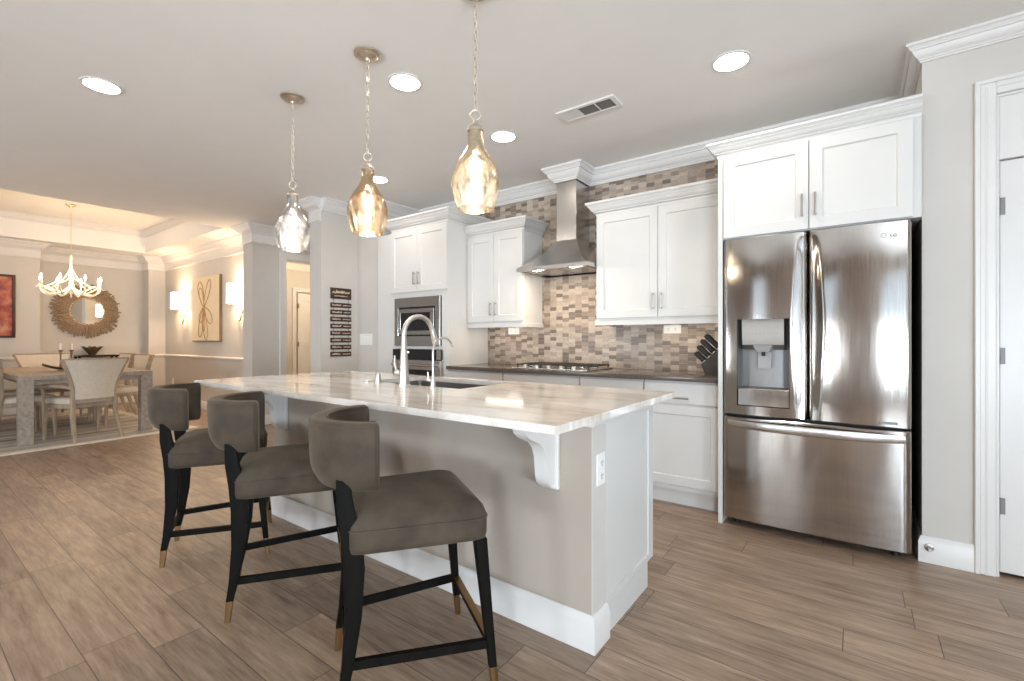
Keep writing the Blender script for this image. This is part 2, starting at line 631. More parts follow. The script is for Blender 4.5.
def post(mb, secs, r=0.005):
    """a leg through sections (z, cx, cy, wx, wy)"""
    mb.loft([[(p[0], p[1], z) for p in rect(cx, cy, wx, wy, r)] for z, cx, cy, wx, wy in secs])
    return mb


def catmull(pts, n=6):
    P = [Vector(p) for p in pts]
    P = [P[0] * 2 - P[1]] + P + [P[-1] * 2 - P[-2]]
    out = []
    for i in range(1, len(P) - 2):
        for k in range(n):
            t = k / n
            a, b, c, d = P[i - 1], P[i], P[i + 1], P[i + 2]
            out.append(0.5 * ((2 * b) + (c - a) * t + (2 * a - 5 * b + 4 * c - d) * t * t + (3 * b - a - 3 * c + d) * t ** 3))
    out.append(P[-2])
    return out


def frameM(origin, xdir, ydir=None):
    """local x along xdir (plan), local y = outward normal is -90deg, z up"""
    x = Vector((xdir[0], xdir[1], 0)).normalized()
    y = Vector((-x.y, x.x, 0))
    m = Matrix(((x.x, y.x, 0, origin[0]), (x.y, y.y, 0, origin[1]), (0, 0, 1, origin[2]), (0, 0, 0, 1)))
    return m


def shaker(mb, x0, x1, z0, z1, yf, st=0.062, th=0.02, rec=0.009, slope=0.006):
    """shaker front facing -y: frame with a recessed panel"""
    yb = yf + th
    def ringv(d, y):
        return [(x0 + d, y, z0 + d), (x1 - d, y, z0 + d), (x1 - d, y, z1 - d), (x0 + d, y, z1 - d)]
    mb.loft([ringv(0, yb), ringv(0, yf + 0.002), ringv(0.002, yf), ringv(st, yf), ringv(st + slope, yf + rec)], True, True)
    return mb


def bar_pull(mb, p, length, vertical=True, out=(0, -1, 0), r=0.0055, stand=0.028):
    p, out = Vector(p), Vector(out)
    ax = Vector((0, 0, 1)) if vertical else Vector((1, 0, 0)) if abs(out.y) > 0.5 else Vector((0, 1, 0))
    a, b = p - ax * length / 2, p + ax * length / 2
    mb.tube([a + out * stand, b + out * stand], r, 8)
    for q in (a + ax * 0.012, b - ax * 0.012):
        mb.tube([q, q + out * stand], r * 0.9, 8)
    return mb


CROWN = [(0, 0), (0.014, 0), (0.014, 0.014), (0.024, 0.016), (0.024, 0.027), (0.034, 0.032), (0.046, 0.044), (0.058, 0.062), (0.066, 0.082), (0.078, 0.084), (0.078, 0.094), (0.086, 0.100), (0.094, 0.112), (0.104, 0.114), (0.104, 0.135), (0, 0.135)]


def crown(z0, scale=1.0, hs=1.0):
    return [(o * scale, z0 + h * scale * hs) for o, h in CROWN]


CEIL = 2.703
TALLCROWN = [(0, 0), (0.020, 0), (0.024, 0.012), (0.018, 0.022), (0.012, 0.028), (0.012, 0.125)] + [(o + 0.008, 0.125 + h * 0.9) for o, h in CROWN[2:-1]] + [(0.112, 0.246), (0, 0.246)]
BASE = [(0, 0), (0.016, 0), (0.016, 0.108), (0.012, 0.116), (0.010, 0.128), (0.004, 0.135), (0, 0.135)]

# ------------------------------------------------------------------ the setting
XW, XE, YB, YN = -11.1, 3.6, -4.0, 5.6
struct('floor', MB().box(XW, XE + 0.1, YB - 0.1, YN, -0.12, 0), M['floor'], 'brown wood look plank floor running the length of the kitchen', 'floor')
TX0, TX1, TY0, TY1 = -10.2, -7.04, 0.12, 2.84     # tray opening over the dining table
c = MB()
c.box(TX1, XE + 0.1, YB - 0.1, YN, CEIL, CEIL + 0.12)
c.box(XW, TX0, YB - 0.1, YN, CEIL, CEIL + 0.12)
c.box(TX0, TX1, YB - 0.1, TY0, CEIL, CEIL + 0.12)
c.box(TX0, TX1, TY1, YN, CEIL, CEIL + 0.12)
struct('ceiling', c, M['ceil'], 'flat painted ceiling over the kitchen with round downlights', 'ceiling')
TZ = 3.07
c = MB()
c.box(TX0 - 0.1, TX0, TY0 - 0.1, TY1 + 0.1, CEIL + 0.12, TZ)
c.box(TX1, TX1 + 0.1, TY0 - 0.1, TY1 + 0.1, CEIL + 0.12, TZ)
c.box(TX0, TX1, TY0 - 0.1, TY0, CEIL + 0.12, TZ)
c.box(TX0, TX1, TY1, TY1 + 0.1, CEIL + 0.12, TZ)
c.box(TX0 - 0.1, TX1 + 0.1, TY0 - 0.1, TY1 + 0.1, TZ, TZ + 0.08)
struct('ceiling_tray', c, M['ceil'], 'raised tray ceiling above the dining table', 'ceiling')
struct('trim_1', MB().mould([(TX0, TY0), (TX0, TY1), (TX1, TY1), (TX1, TY0)], crown(TZ - 0.135 * 0.72, 0.72), 1, True), M['trim'], 'crown moulding inside the tray ceiling', 'crown moulding')

# kitchen wall, tiled to the crown
struct('wall_kitchen', MB().box(-4.28, 0.279, 3.916, 4.05, 0, CEIL), M['tile'], 'kitchen wall covered in staggered stone mosaic tile', 'wall')
# wall with the white door, at the right
w = MB()
w.box(0.279, 0.553, 3.2575, 4.05, 0, CEIL)
w.box(1.42, XE, 3.2575, 4.05, 0, CEIL)
w.box(0.553, 1.42, 3.2575, 4.05, 2.372, CEIL)
w.box(0.553, 1.42, 3.42, 4.05, 0, 2.372)
struct('wall_right', w, M['wall'], 'grey painted wall beside the refrigerator', 'wall')
struct('wall_left', MB().box(-4.7, -4.28, 3.345, 4.05, 0, CEIL), M['wall'], 'short grey wall with the light switch beside the oven tower', 'wall')
struct('wall_pillar', MB().box(-4.917, -4.7, 2.875, YN, 0, CEIL), M['wall'], 'narrow grey wall end carrying the plank sign', 'wall')
# hall behind
w = MB()
w.box(-6.62, -6.5, 2.98, 3.44, 0, CEIL)
w.box(-6.62, -6.5, 4.55, YN, 0, CEIL)
w.box(-6.62, -6.5, 3.44, 4.55, 2.30, CEIL)
struct('wall_doorway', w, M['wall'], 'beige wall around the cased opening to the hall', 'wall')
struct('wall_hall', MB().box(-8.62, -8.5, 3.4, YN, 0, CEIL), M['wall'], 'warm lit hall wall seen through the cased opening', 'wall')
struct('wall_north', MB().box(-8.5, -4.917, YN - 0.1, YN, 0, CEIL), M['wall'], 'end wall of the hall', 'wall')
# dining room
struct('wall_dining', MB().box(-10.95, -6.62, 3.25, 3.4, 0, CEIL), M['wall'], 'beige dining wall with canvas and two sconces', 'wall')
struct('wall_pilaster', MB().box(-6.76, -6.62, 2.98, 3.25, 0, CEIL), M['wall'], 'pilaster ending the dining wall', 'wall')
w = MB()
w.box(-11.1, -10.9, YB, 3.4, 0, CEIL)
w.box(-10.9, -10.55, YB, 1.56, 0, CEIL)
w.box(-10.9, -10.55, 2.99, 3.25, 0, CEIL)
struct('wall_far', w, M['wall'], 'far dining wall with a recessed niche around the round mirror', 'wall')
# living side behind the photographer
w = MB()
xs = [XW] + [v for ab in WINDOWS for v in ab] + [XE + 0.1]
for i in range(0, len(xs), 2):
    w.box(xs[i], xs[i + 1], YB - 0.15, YB, 0, CEIL)
for a, b in WINDOWS:
    w.box(a, b, YB - 0.15, YB, 0, 0.30)
    w.box(a, b, YB - 0.15, YB, 2.40, CEIL)
struct('wall_back', w, M['taupe'], 'living room wall with tall windows behind the camera', 'wall')
w = MB()
w.box(XE, XE + 0.15, YB, -2.6, 0, CEIL)
w.box(XE, XE + 0.15, -0.6, 3.26, 0, CEIL)
w.box(XE, XE + 0.15, -2.6, -0.6, 0, 0.3)
w.box(XE, XE + 0.15, -2.6, -0.6, 2.4, CEIL)
struct('wall_east', w, M['wall'], 'side wall of the living room with a window', 'wall')


def window(name, M4, w_, label):
    r = bpy.data.objects.new(name, None)
    COL.objects.link(r)
    r['kind'] = 'structure'
    r['label'] = label
    r['category'] = 'window'
    f = MB()
    f.M = M4
    for a, b, c_, d in ((0, w_, 0.3, 0.36), (0, w_, 2.34, 2.4), (0, 0.05, 0.36, 2.34), (w_ - 0.05, w_, 0.36, 2.34), (w_ / 2 - 0.03, w_ / 2 + 0.03, 0.36, 2.34), (0.05, w_ - 0.05, 1.32, 1.37)):
        f.box(a, b, -0.10, -0.04, c_, d)
    f.build('window_frame', M['trim'], r)
    g = MB()
    g.M = M4
    g.box(0.05, w_ - 0.05, -0.075, -0.069, 0.36, 2.34)
    g.build('window_glass', M['glass'], r)


for i, (a, b) in enumerate(WINDOWS):
    window('window_%d' % (i + 1), Matrix.Translation((a, YB, 0)), b - a, ['living room window farthest from the kitchen', 'middle living room window behind the camera', 'living room window opposite the refrigerator'][i])
window('window_4', Matrix.Translation((XE, -2.6, 0)) @ Matrix.Rotation(PI / 2, 4, 'Z') , 2.0, 'window in the side wall of the living room')

# crowns
KC = crown(CEIL - 0.135 * 0.94, 0.94)
struct('trim_2', MB().mould([(-4.7, 2.875), (-4.7, 3.345), (-4.28, 3.345), (-4.28, 3.916), (-2.195, 3.916), (-2.195, 3.655), (-1.985, 3.655), (-1.985, 3.916), (0.279, 3.916)], KC, 1), M['trim'], 'white crown moulding along the kitchen walls and around the hood chimney', 'crown moulding')
struct('trim_8', MB().mould([(0.279, 3.80), (0.279, 3.2575), (XE, 3.2575)], crown(CEIL - 0.135 * 0.66, 0.66), 1), M['trim'], 'white crown moulding turning the corner above the refrigerator cabinet to the white door wall', 'crown moulding')
TC = [(o, CEIL - 0.246 + h) for o, h in TALLCROWN]
struct('trim_3', MB().mould([(-10.55, YB), (-10.55, 1.56), (-10.9, 1.56), (-10.9, 2.99), (-10.55, 2.99), (-10.55, 3.25), (-6.76, 3.25), (-6.76, 2.98), (-6.5, 2.98), (-6.5, YN - 0.1)], TC, 1), M['trim'], 'tall white crown moulding around the dining room', 'crown moulding')
struct('trim_4', MB().mould([(-4.917, YN - 0.1), (-4.917, 2.875), (-4.7, 2.875)], TC, 1), M['trim'], 'tall crown moulding ending at the narrow wall with the sign', 'crown moulding')
struct('trim_5', MB().mould([(-8.5, 3.4), (-8.5, YN - 0.1), (-4.917, YN - 0.1)], TC, 1), M['trim'], 'crown moulding in the hall behind the cased opening', 'crown moulding')
RAIL = [(0, 0.835), (0.012, 0.835), (0.016, 0.848), (0.026, 0.856), (0.030, 0.868), (0.026, 0.880), (0.012, 0.888), (0, 0.892)]
struct('trim_6', MB().mould([(-10.55, YB), (-10.55, 1.56), (-10.9, 1.56), (-10.9, 2.99), (-10.55, 2.99), (-10.55, 3.25), (-6.76, 3.25)], RAIL, 1), M['trim'], 'white chair rail around the dining room', 'chair rail')
# baseboards
struct('baseboard_door', MB().mould([(1.5, 3.2575), (XE, 3.2575)], BASE, 1), M['trim'], 'white baseboard on the far side of the white door', 'baseboard')
struct('baseboard_right', MB().mould([(0.279, 3.88), (0.279, 3.2575), (0.476, 3.2575)], BASE, 1), M['trim'], 'white baseboard between refrigerator and white door', 'baseboard')
struct('baseboard_dining', MB().mould([(-10.55, YB), (-10.55, 1.56), (-10.9, 1.56), (-10.9, 2.99), (-10.55, 2.99), (-10.55, 3.25), (-6.76, 3.25), (-6.76, 2.98), (-6.5, 2.98), (-6.5, 3.353)], BASE, 1), M['trim'], 'white baseboard around the dining room', 'baseboard')
struct('baseboard_left', MB().mould([(-4.917, YN - 0.1), (-4.917, 2.875), (-4.7, 2.875), (-4.7, 3.345), (-4.285, 3.345)], BASE, 1), M['trim'], 'white baseboard below the plank sign', 'baseboard')

CASING = [(0, 0), (0.012, 0), (0.014, 0.006), (0.020, 0.012), (0.020, 0.030), (0.016, 0.038), (0.022, 0.046), (0.022, 0.068), (0.014, 0.076), (0, 0.077)]


def casing(mb, x0, x1, zt, yf, w_=0.077):
    """door casing round an opening x0..x1, top zt, on a wall face yf looking to -y (in the current transform)"""
    for a, b in ((x0 - w_, x0), (x1, x1 + w_)):
        mb.box(a, b, yf - 0.018, yf, 0, zt + w_, 0.004)
        e = a if a < x0 else b - 0.02
        mb.box(e, e + 0.02, yf - 0.026, yf - 0.018, 0, zt + w_, 0.003)
        mb.box(a + 0.038, a + 0.046, yf - 0.022, yf - 0.018, 0, zt + 0.04, 0.002)
    mb.box(x0, x1, yf - 0.018, yf, zt, zt + w_, 0.004)
    mb.box(x0 - w_, x1 + w_, yf - 0.0262, yf - 0.018, zt + w_ - 0.02, zt + w_ + 0.0005, 0.003)
    mb.box(x0, x1, yf - 0.022, yf - 0.018, zt + 0.031, zt + 0.039, 0.002)
    return mb


def door(name, label, M4, x0, x1, zt_open, zt_slab, hinges, depth, rec=0.03, wcas=0.077):
    r = bpy.data.objects.new(name, None)
    COL.objects.link(r)
    r['kind'] = 'structure'
    r['label'] = label
    r['category'] = 'door'
    f = MB(); f.M = M4
    casing(f, x0, x1, zt_open, 0, wcas)
    for a, b in ((x0, x0 + 0.012), (x1 - 0.012, x1)):
        f.box(a, b, 0, depth, 0, zt_open)
    f.box(x0 + 0.012, x1 - 0.012, 0, depth, zt_open - 0.012, zt_open)
    f.build('door_casing', M['trim'], r)
    if zt_open - zt_slab > 0.1:
        f = MB(); f.M = M4
        f.box(x0 + 0.012, x1 - 0.012, 0.004, 0.03, zt_slab + 0.004, zt_open - 0.012, 0.003)
        f.build('transom_panel', M['trim'], r)
    f = MB(); f.M = M4
    a, b = x0 + 0.017, x1 - 0.017
    yf = rec
    f.box(a, b, yf + 0.008, yf + 0.036, 0.018, zt_slab)
    st = 0.115
    zs = [0.018, 0.26, 1.02, 1.14, zt_slab - 0.13, zt_slab]
    f.box(a, a + st, yf, yf + 0.008, 0.018, zt_slab, 0.002)
    f.box(b - st, b, yf, yf + 0.008, 0.018, zt_slab, 0.002)
    for k in (0, 2, 4):
        f.box(a + st, b - st, yf, yf + 0.008, zs[k], zs[k + 1], 0.002)
    sl = f.build('door_slab', M['trim'], r)
    for z0, z1 in hinges:
        f = MB(); f.M = M4
        f.tube([(x0 + 0.010, yf - 0.010, z0), (x0 + 0.010, yf - 0.010, z1)], 0.0075, 10)
        f.box(x0 + 0.010, x0 + 0.036, yf - 0.002, yf + 0.001, z0 + 0.004, z1 - 0.004)
        f.build('hinge', M['hinge'], sl)
    f = MB(); f.M = M4
    f.lathe([(0.028, yf), (0.028, yf - 0.006), (0.012, yf - 0.010), (0.010, yf - 0.035), (0.024, yf - 0.045), (0.027, yf - 0.058), (0.020, yf - 0.068), (0.002, yf - 0.071)], (b - 0.07, 0, 0.93), 18, 'y', True, True)
    f.build('door_knob', M['nickel'], sl)
    return r


door('door_1', 'white panel door with metal hinges at the right edge', Matrix.Translation((0, 3.2575, 0)), 0.553, 1.42, 2.362, 2.04, [(1.77, 1.863), (1.037, 1.125), (0.299, 0.387)], 0.155, 0.022)
# cased opening to the hall (faces +x): local x runs along +y, outward -y_local = +x
Mx = lambda x, y: Matrix(((0, -1, 0, x), (1, 0, 0, y), (0, 0, 1, 0), (0, 0, 0, 1)))
f = MB(); f.M = Mx(-6.5, 0)
casing(f, 3.44, 4.55, 2.30, 0, 0.10)
for a, b in ((3.44, 3.452), (4.538, 4.55)):
    f.box(a, b, 0, 0.12, 0, 2.30)
f.box(3.452, 4.538, 0, 0.12, 2.288, 2.30)
struct('trim_7', f, M['trim'], 'white casing of the opening to the hall', 'door casing')
door('door_2', 'white hall door seen through the cased opening', Mx(-8.5, 0), 4.69, 5.45, 2.06, 2.03, [(1.75, 1.84), (1.03, 1.12), (0.3, 0.39)], 0.03, -0.04)

# ------------------------------------------------------------------ island
isl = thing('kitchen_island', 'long kitchen island with grey half wall, white end panel and tall baseboard', 'kitchen island', (-2.0, 1.9, 0))
IX0, IX1 = -3.15, -0.79
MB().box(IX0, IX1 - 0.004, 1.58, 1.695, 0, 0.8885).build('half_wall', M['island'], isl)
MB().box(IX1 - 0.004, IX1, 1.58, 1.695, 0, 0.8885).build('wall_end_cap', M['wall'], isl)  # same wall as the front; lighter tone paints in daylight on its end
IB = [(0, 0), (0.018, 0), (0.018, 0.105), (0.013, 0.114), (0.010, 0.128), (0.004, 0.134), (0, 0.134)]
MB().mould([(IX0, 1.695), (IX0, 1.58), (IX1, 1.58), (IX1, 1.695)], IB, 1).build('baseboard', M['trim'], isl)
# white trim band under the worktop along the wall top and its end
MB().mould([(IX0, 1.695), (IX0, 1.58), (IX1, 1.58), (IX1, 1.695)], [(0, 0.835), (0.006, 0.835), (0.010, 0.845), (0.010, 0.8885), (0, 0.8885)], 1).build('top_trim', M['trim'], isl)
k = MB()
for a_, b_, c_, d_, e_ in ((IX0 + 0.002, -2.42, 1.695, 2.205, 0.8885), (-1.54, IX1 - 0.012, 1.695, 2.205, 0.8885), (-2.42, -1.54, 1.695, 1.705, 0.8885), (-2.42, -1.54, 2.194, 2.205, 0.8885), (-2.42, -1.54, 1.705, 2.194, 0.62)):
    k.box(a_, b_, c_, d_, 0.115, e_)
k.box(IX0 + 0.06, IX1 - 0.014, 1.695, 2.15, 0.0, 0.115)
k.build('carcass', M['white'], isl)


def side_panel(mb, x, y0, y1, z0, z1, yfoot, st=0.06):
    """framed panel facing +x with a toe notch at the back foot"""
    mb.box(x - 0.012, x - 0.006, y0, y1, z0, z1)
    mb.box(x - 0.012, x, y0, y0 + st * 0.6, z0, z1, 0.0015)
    mb.box(x - 0.012, x, y1 - st, y1, z0, z1, 0.0015)
    mb.box(x - 0.012, x, y0 + st * 0.6, y1 - st, z1 - st, z1, 0.0015)
    mb.box(x - 0.012, x, y0 + st * 0.6, y1 - st, z0, z0 + 0.03, 0.0015)
    mb.box(x - 0.012, x, y0, yfoot, 0, z0)
    return mb


side_panel(MB(), IX1, 1.695, 2.225, 0.115, 0.8885, 2.15).build('end_panel', M['white'], isl)
xs = [IX0 + 0.01, -2.68, -2.16, -1.62, -1.21, IX1 - 0.015]
for a, b in zip(xs, xs[1:]):
    f = MB()
    f.M = Matrix.Translation((a + b, 2.225 * 2 - 0.02, 0)) @ Matrix.Diagonal((-1, -1, 1, 1))
    shaker(f, a + 0.002, b - 0.002, 0.12, 0.88, 2.225 - 0.02)
    d_ = f.build('door', M['white'], isl)
    bar_pull(MB(), (b - 0.05, 2.225, 0.72), 0.13, True, (0, 1, 0)).build('handle', M['pull'], d_)


def corbel(x, label=None):
    pts = [(1.58, 0.8885), (1.58, 0.588)]
    prof = [(1.566, 0.585), (1.535, 0.592), (1.512, 0.612), (1.502, 0.640), (1.498, 0.680), (1.494, 0.715), (1.480, 0.750), (1.455, 0.775), (1.420, 0.790), (1.385, 0.805), (1.360, 0.826), (1.352, 0.850), (1.350, 0.8885)]
    m = MB()
    m.prism(pts + prof, x - 0.055, x, 'yz')
    m.box(x - 0.065, x + 0.010, 1.562, 1.58, 0.578, 0.8885, 0.003)
    o = m.build('corbel', M['trim'], isl)
    return o


corbel(-0.94)
corbel(-2.97)
op = MB().box(IX1, IX1 + 0.006, 1.607, 1.678, 0.606, 0.728, 0.002).build('outlet_plate', M['plate'], isl)
for z in (0.642, 0.692):
    m = MB()
    m.box(IX1 + 0.0062, IX1 + 0.0085, 1.626, 1.659, z - 0.017, z + 0.017, 0.001)
    m.build('socket', M['plate'], op)
    m = MB()
    for y in (1.636, 1.649):
        m.box(IX1 + 0.0085, IX1 + 0.009, y - 0.0014, y + 0.0014, z - 0.004, z + 0.007)
    m.cyl((IX1 + 0.0085, 1.6425, z - 0.010), 0.003, 0.0005, 10, 'x')
    m.build('socket_slot', M['dark'], op)

# worktop with the sink cut-out
CX0, CX1, CY0, CY1, CZ0, CZ1 = -3.254, -0.689, 1.150, 2.243, 0.8885, 0.914
SX0, SX1, SY0, SY1 = -2.36, -1.60, 1.735, 2.165
m = MB()
gx, gy = [CX0, SX0, SX1, CX1], [CY0, SY0, SY1, CY1]
def grid(z):
    return [[m.v((x, y, z)) for y in gy] for x in gx]
top, bot = grid(CZ1), grid(CZ0)
for i in range(3):
    for j in range(3):
        if i == 1 and j == 1:
            for (a, b) in (((1, 1), (1, 2)), ((1, 2), (2, 2)), ((2, 2), (2, 1)), ((2, 1), (1, 1))):
                m.bm.faces.new((top[a[0]][a[1]], top[b[0]][b[1]], bot[b[0]][b[1]], bot[a[0]][a[1]]))
            continue
        m.bm.faces.new((top[i][j], top[i + 1][j], top[i + 1][j + 1], top[i][j + 1]))
        m.bm.faces.new((bot[i][j], bot[i][j + 1], bot[i + 1][j + 1], bot[i + 1][j]))
for i in range(3):
    m.bm.faces.new((top[i][0], bot[i][0], bot[i + 1][0], top[i + 1][0]))
    m.bm.faces.new((top[i][3], top[i + 1][3], bot[i + 1][3], bot[i][3]))
    m.bm.faces.new((top[0][i], top[0][i + 1], bot[0][i + 1], bot[0][i]))
    m.bm.faces.new((top[3][i], bot[3][i], bot[3][i + 1], top[3][i + 1]))
eds = []
for e in m.bm.edges:
    a, b = e.verts
    on = lambda v: abs(v.co.x - CX0) < 1e-6 or abs(v.co.x - CX1) < 1e-6 or abs(v.co.y - CY0) < 1e-6 or abs(v.co.y - CY1) < 1e-6
    if on(a) and on(b) and e.calc_face_angle(0) > 0.5:
        eds.append(e)
bmesh.ops.bevel(m.bm, geom=eds, offset=0.004, segments=2, profile=0.6, affect='EDGES')
tag(m.build('island_countertop', M['quartz']), 'glossy white veined stone countertop on the island', 'countertop')

sk = thing('kitchen_sink', 'undermount stainless sink sunk in the white island countertop', 'sink', (-1.97, 1.935, 0.70))
m = MB()
def rr(d, z):
    return [(p[0], p[1], z) for p in rpoly([(SX0 + d, SY0 + d), (SX1 - d, SY0 + d), (SX1 - d, SY1 - d), (SX0 + d, SY1 - d)], 0.03, 4)]
m.loft([rr(-0.02, 0.8880), rr(0.0, 0.8880), rr(0.002, 0.880), rr(0.008, 0.70), rr(0.03, 0.685), rr(0.15, 0.68)], False, True)
m.build('basin', M['sinksteel'], sk)
MB().lathe([(0.0, 0.682), (0.03, 0.682), (0.042, 0.684), (0.045, 0.681)], (-1.97, 1.935, 0.0015), 20).build('drain', M['nickel'], sk)

FX, FY = -1.941, 1.667
fa = thing('kitchen_faucet', 'tall brushed nickel gooseneck faucet on the island countertop', 'faucet', (FX, FY, 0.914))
MB().lathe([(0.034, 0), (0.034, 0.006), (0.030, 0.010), (0.026, 0.06), (0.021, 0.13), (0.0165, 0.20), (0.0150, 0.235)], (FX, FY, 0.914), 20, cap0=True, cap1=True).build('body', M['nickel'], fa)
arc = [(FX, FY, 1.145), (FX, FY, 1.19)]
for i in range(1, 13):
    a = PI - PI * i / 12 * 0.93
    arc.append((FX, FY + 0.105 + 0.105 * math.cos(a), 1.19 + 0.098 * math.sin(a)))
MB().tube(arc, 0.0135, 14).build('spout', M['nickel'], fa)
e = Vector(arc[-1]); dr = (e - Vector(arc[-2])).normalized()
MB().tube([e, e + dr * 0.02, e + dr * 0.075, e + dr * 0.085], [0.0140, 0.0165, 0.0195, 0.017], 14).build('spray_head', M['nickel'], fa)
h_ = MB()
h_.tube([(FX - 0.02, FY, 0.985), (FX - 0.058, FY - 0.004, 0.985)], 0.015, 12)
h_.tube([(FX - 0.052, FY - 0.004, 0.988), (FX - 0.064, FY - 0.01, 1.03), (FX - 0.060, FY - 0.012, 1.075)], [0.007, 0.006, 0.005], 10)
h_.build('handle', M['nickel'], fa)
TX_, TY_ = -1.741, 1.686
ft = thing('filtered_water_tap', 'slim brushed nickel water tap beside the tall faucet', 'tap', (TX_, TY_, 0.914))
MB().lathe([(0.019, 0), (0.019, 0.005), (0.013, 0.010), (0.012, 0.055), (0.008, 0.062)], (TX_, TY_, 0.914), 16, cap0=True, cap1=True).build('body', M['nickel'], ft)
arc = [(TX_, TY_, 0.972), (TX_, TY_, 1.10)]
for i in range(1, 11):
    a = PI - PI * i / 10 * 0.90
    arc.append((TX_, TY_ + 0.075 + 0.075 * math.cos(a), 1.10 + 0.072 * math.sin(a)))
MB().tube(arc, 0.0058, 10).build('spout', M['nickel'], ft)
h_ = MB()
h_.tube([(TX_ - 0.008, TY_, 0.955), (TX_ - 0.036, TY_ - 0.002, 0.955)], 0.009, 10)
h_.tube([(TX_ - 0.030, TY_ - 0.002, 0.957), (TX_ - 0.034, TY_ - 0.004, 0.995)], 0.0042, 8)
h_.build('handle', M['nickel'], ft)
sd = thing('air_gap_cap', 'short nickel cylinder on the countertop left of the tall faucet', 'air gap', (-2.194, 1.695, 0.914))
MB().lathe([(0.024, 0), (0.024, 0.004), (0.017, 0.006), (0.017, 0.048), (0.014, 0.055)], (-2.194, 1.695, 0.914), 18, cap0=True, cap1=True).build('cap', M['nickel'], sd)
db = thing('disposal_button', 'flat round nickel button on the countertop near the short cylinder', 'button', (-2.29, 1.69, 0.914))
MB().lathe([(0.022, 0), (0.022, 0.004), (0.019, 0.006)], (-2.29, 1.69, 0.914), 18, cap0=True, cap1=True).build('flange', M['nickel'], db)
MB().lathe([(0.012, 0.006), (0.012, 0.010), (0.010, 0.011)], (-2.29, 1.69, 0.914), 14, cap0=True, cap1=True).build('push_cap', M['nickel'], db)

# ------------------------------------------------------------------ wall run: base cabinets, worktop, cooktop
def base_cabinet(name, label, x0, x1, doors, drawer=True):
    r = thing(name, label, 'base cabinet', ((x0 + x1) / 2, 3.6, 0), 0, 'white base cabinets along the tiled wall')
    m = MB()
    m.box(x0, x1, 3.31, 3.905, 0.115, 0.872)
    m.build('carcass', M['white'], r)
    MB().box(x0, x1, 3.365, 3.905, 0, 0.115).build('toe_kick', M['white'], r)
    n = doors
    wd = (x1 - x0) / n
    for i in range(n):
        a, b = x0 + i * wd + 0.003, x0 + (i + 1) * wd - 0.003
        d = shaker(MB(), a, b, 0.15, 0.705, 3.29).build('door', M['white'], r)
        bar_pull(MB(), (b - 0.045 if i == 0 and n > 1 else a + 0.045, 3.29, 0.60), 0.13).build('handle', M['pull'], d)
    wd = (x1 - x0) / drawer
    for i in range(drawer):
        a, b = x0 + i * wd + 0.003, x0 + (i + 1) * wd - 0.003
        m = MB()
        m.box(a, b, 3.29, 3.31, 0.718, 0.860, 0.002)
        d = m.build('drawer', M['white'], r)
        bar_pull(MB(), ((a + b) / 2, 3.29, 0.758), 0.115, False).build('handle', M['pull'], d)
    return r


base_cabinet('base_cabinet', 'white base cabinet next to the refrigerator panel', -1.235, -0.712, 1, 1)
base_cabinet('base_cabinet', 'narrow white base cabinet second from the refrigerator', -1.755, -1.241, 1, 1)
base_cabinet('base_cabinet', 'wide white base cabinet under the gas cooktop', -2.52, -1.761, 2, 1)
base_cabinet('base_cabinet', 'white base cabinet next to the oven tower', -3.196, -2.526, 2, 1)
tag(MB().box(-3.197, -0.711, 3.268, 3.914, 0.874, 0.908, 0.003, 2).build('wall_countertop', M['counter']), 'dark taupe stone countertop running along the tiled wall', 'countertop')

ck = thing('gas_cooktop', 'stainless gas cooktop on the dark countertop below the hood', 'cooktop', (-2.09, 3.59, 0.908))
MB().box(-2.46, -1.72, 3.34, 3.84, 0.908, 0.918, 0.003).build('tray', M['steelh'], ck)
for gx_ in (-2.337, -2.09, -1.843):
    g = MB()
    for y in (3.40, 3.59, 3.78):
        g.box(gx_ - 0.115, gx_ + 0.115, y - 0.005, y + 0.005, 0.938, 0.948, 0.002)
    for x in (-0.115, -0.04, 0.04, 0.105):
        g.box(gx_ + x, gx_ + x + 0.01, 3.395, 3.785, 0.9375, 0.9475, 0.002)
    for x in (-0.11, 0.10):
        for y in (3.40, 3.77):
            g.box(gx_ + x, gx_ + x + 0.01, y, y + 0.01, 0.918, 0.940)
    g.build('grate', M['iron'], ck)
for bx, by in ((-2.337, 3.49), (-2.337, 3.70), (-2.09, 3.60), (-1.843, 3.49), (-1.843, 3.70)):
    MB().lathe([(0.045, 0.918), (0.043, 0.926), (0.030, 0.928), (0.030, 0.934), (0.026, 0.936)], (bx, by, 0), 18, cap0=True, cap1=True).build('burner', M['steelh'], ck)
for kx in (-2.33, -2.21, -2.09, -1.97, -1.85):
    MB().lathe([(0.019, 0.918), (0.018, 0.938), (0.015, 0.942)], (kx, 3.365, 0), 16, cap0=True, cap1=True).build('knob', M['nickel'], ck)

# ------------------------------------------------------------------ upper cabinets
def cab_crown(z0, sc=0.7):
    return [(0, z0 - 0.015), (0.006, z0 - 0.015), (0.008, z0)] + [(0.008 + o * sc, z0 + h * sc) for o, h in CROWN[2:-1]] + [(0.012 + 0.104 * sc, z0 + 0.135 * sc + 0.004), (0, z0 + 0.135 * sc + 0.004)]


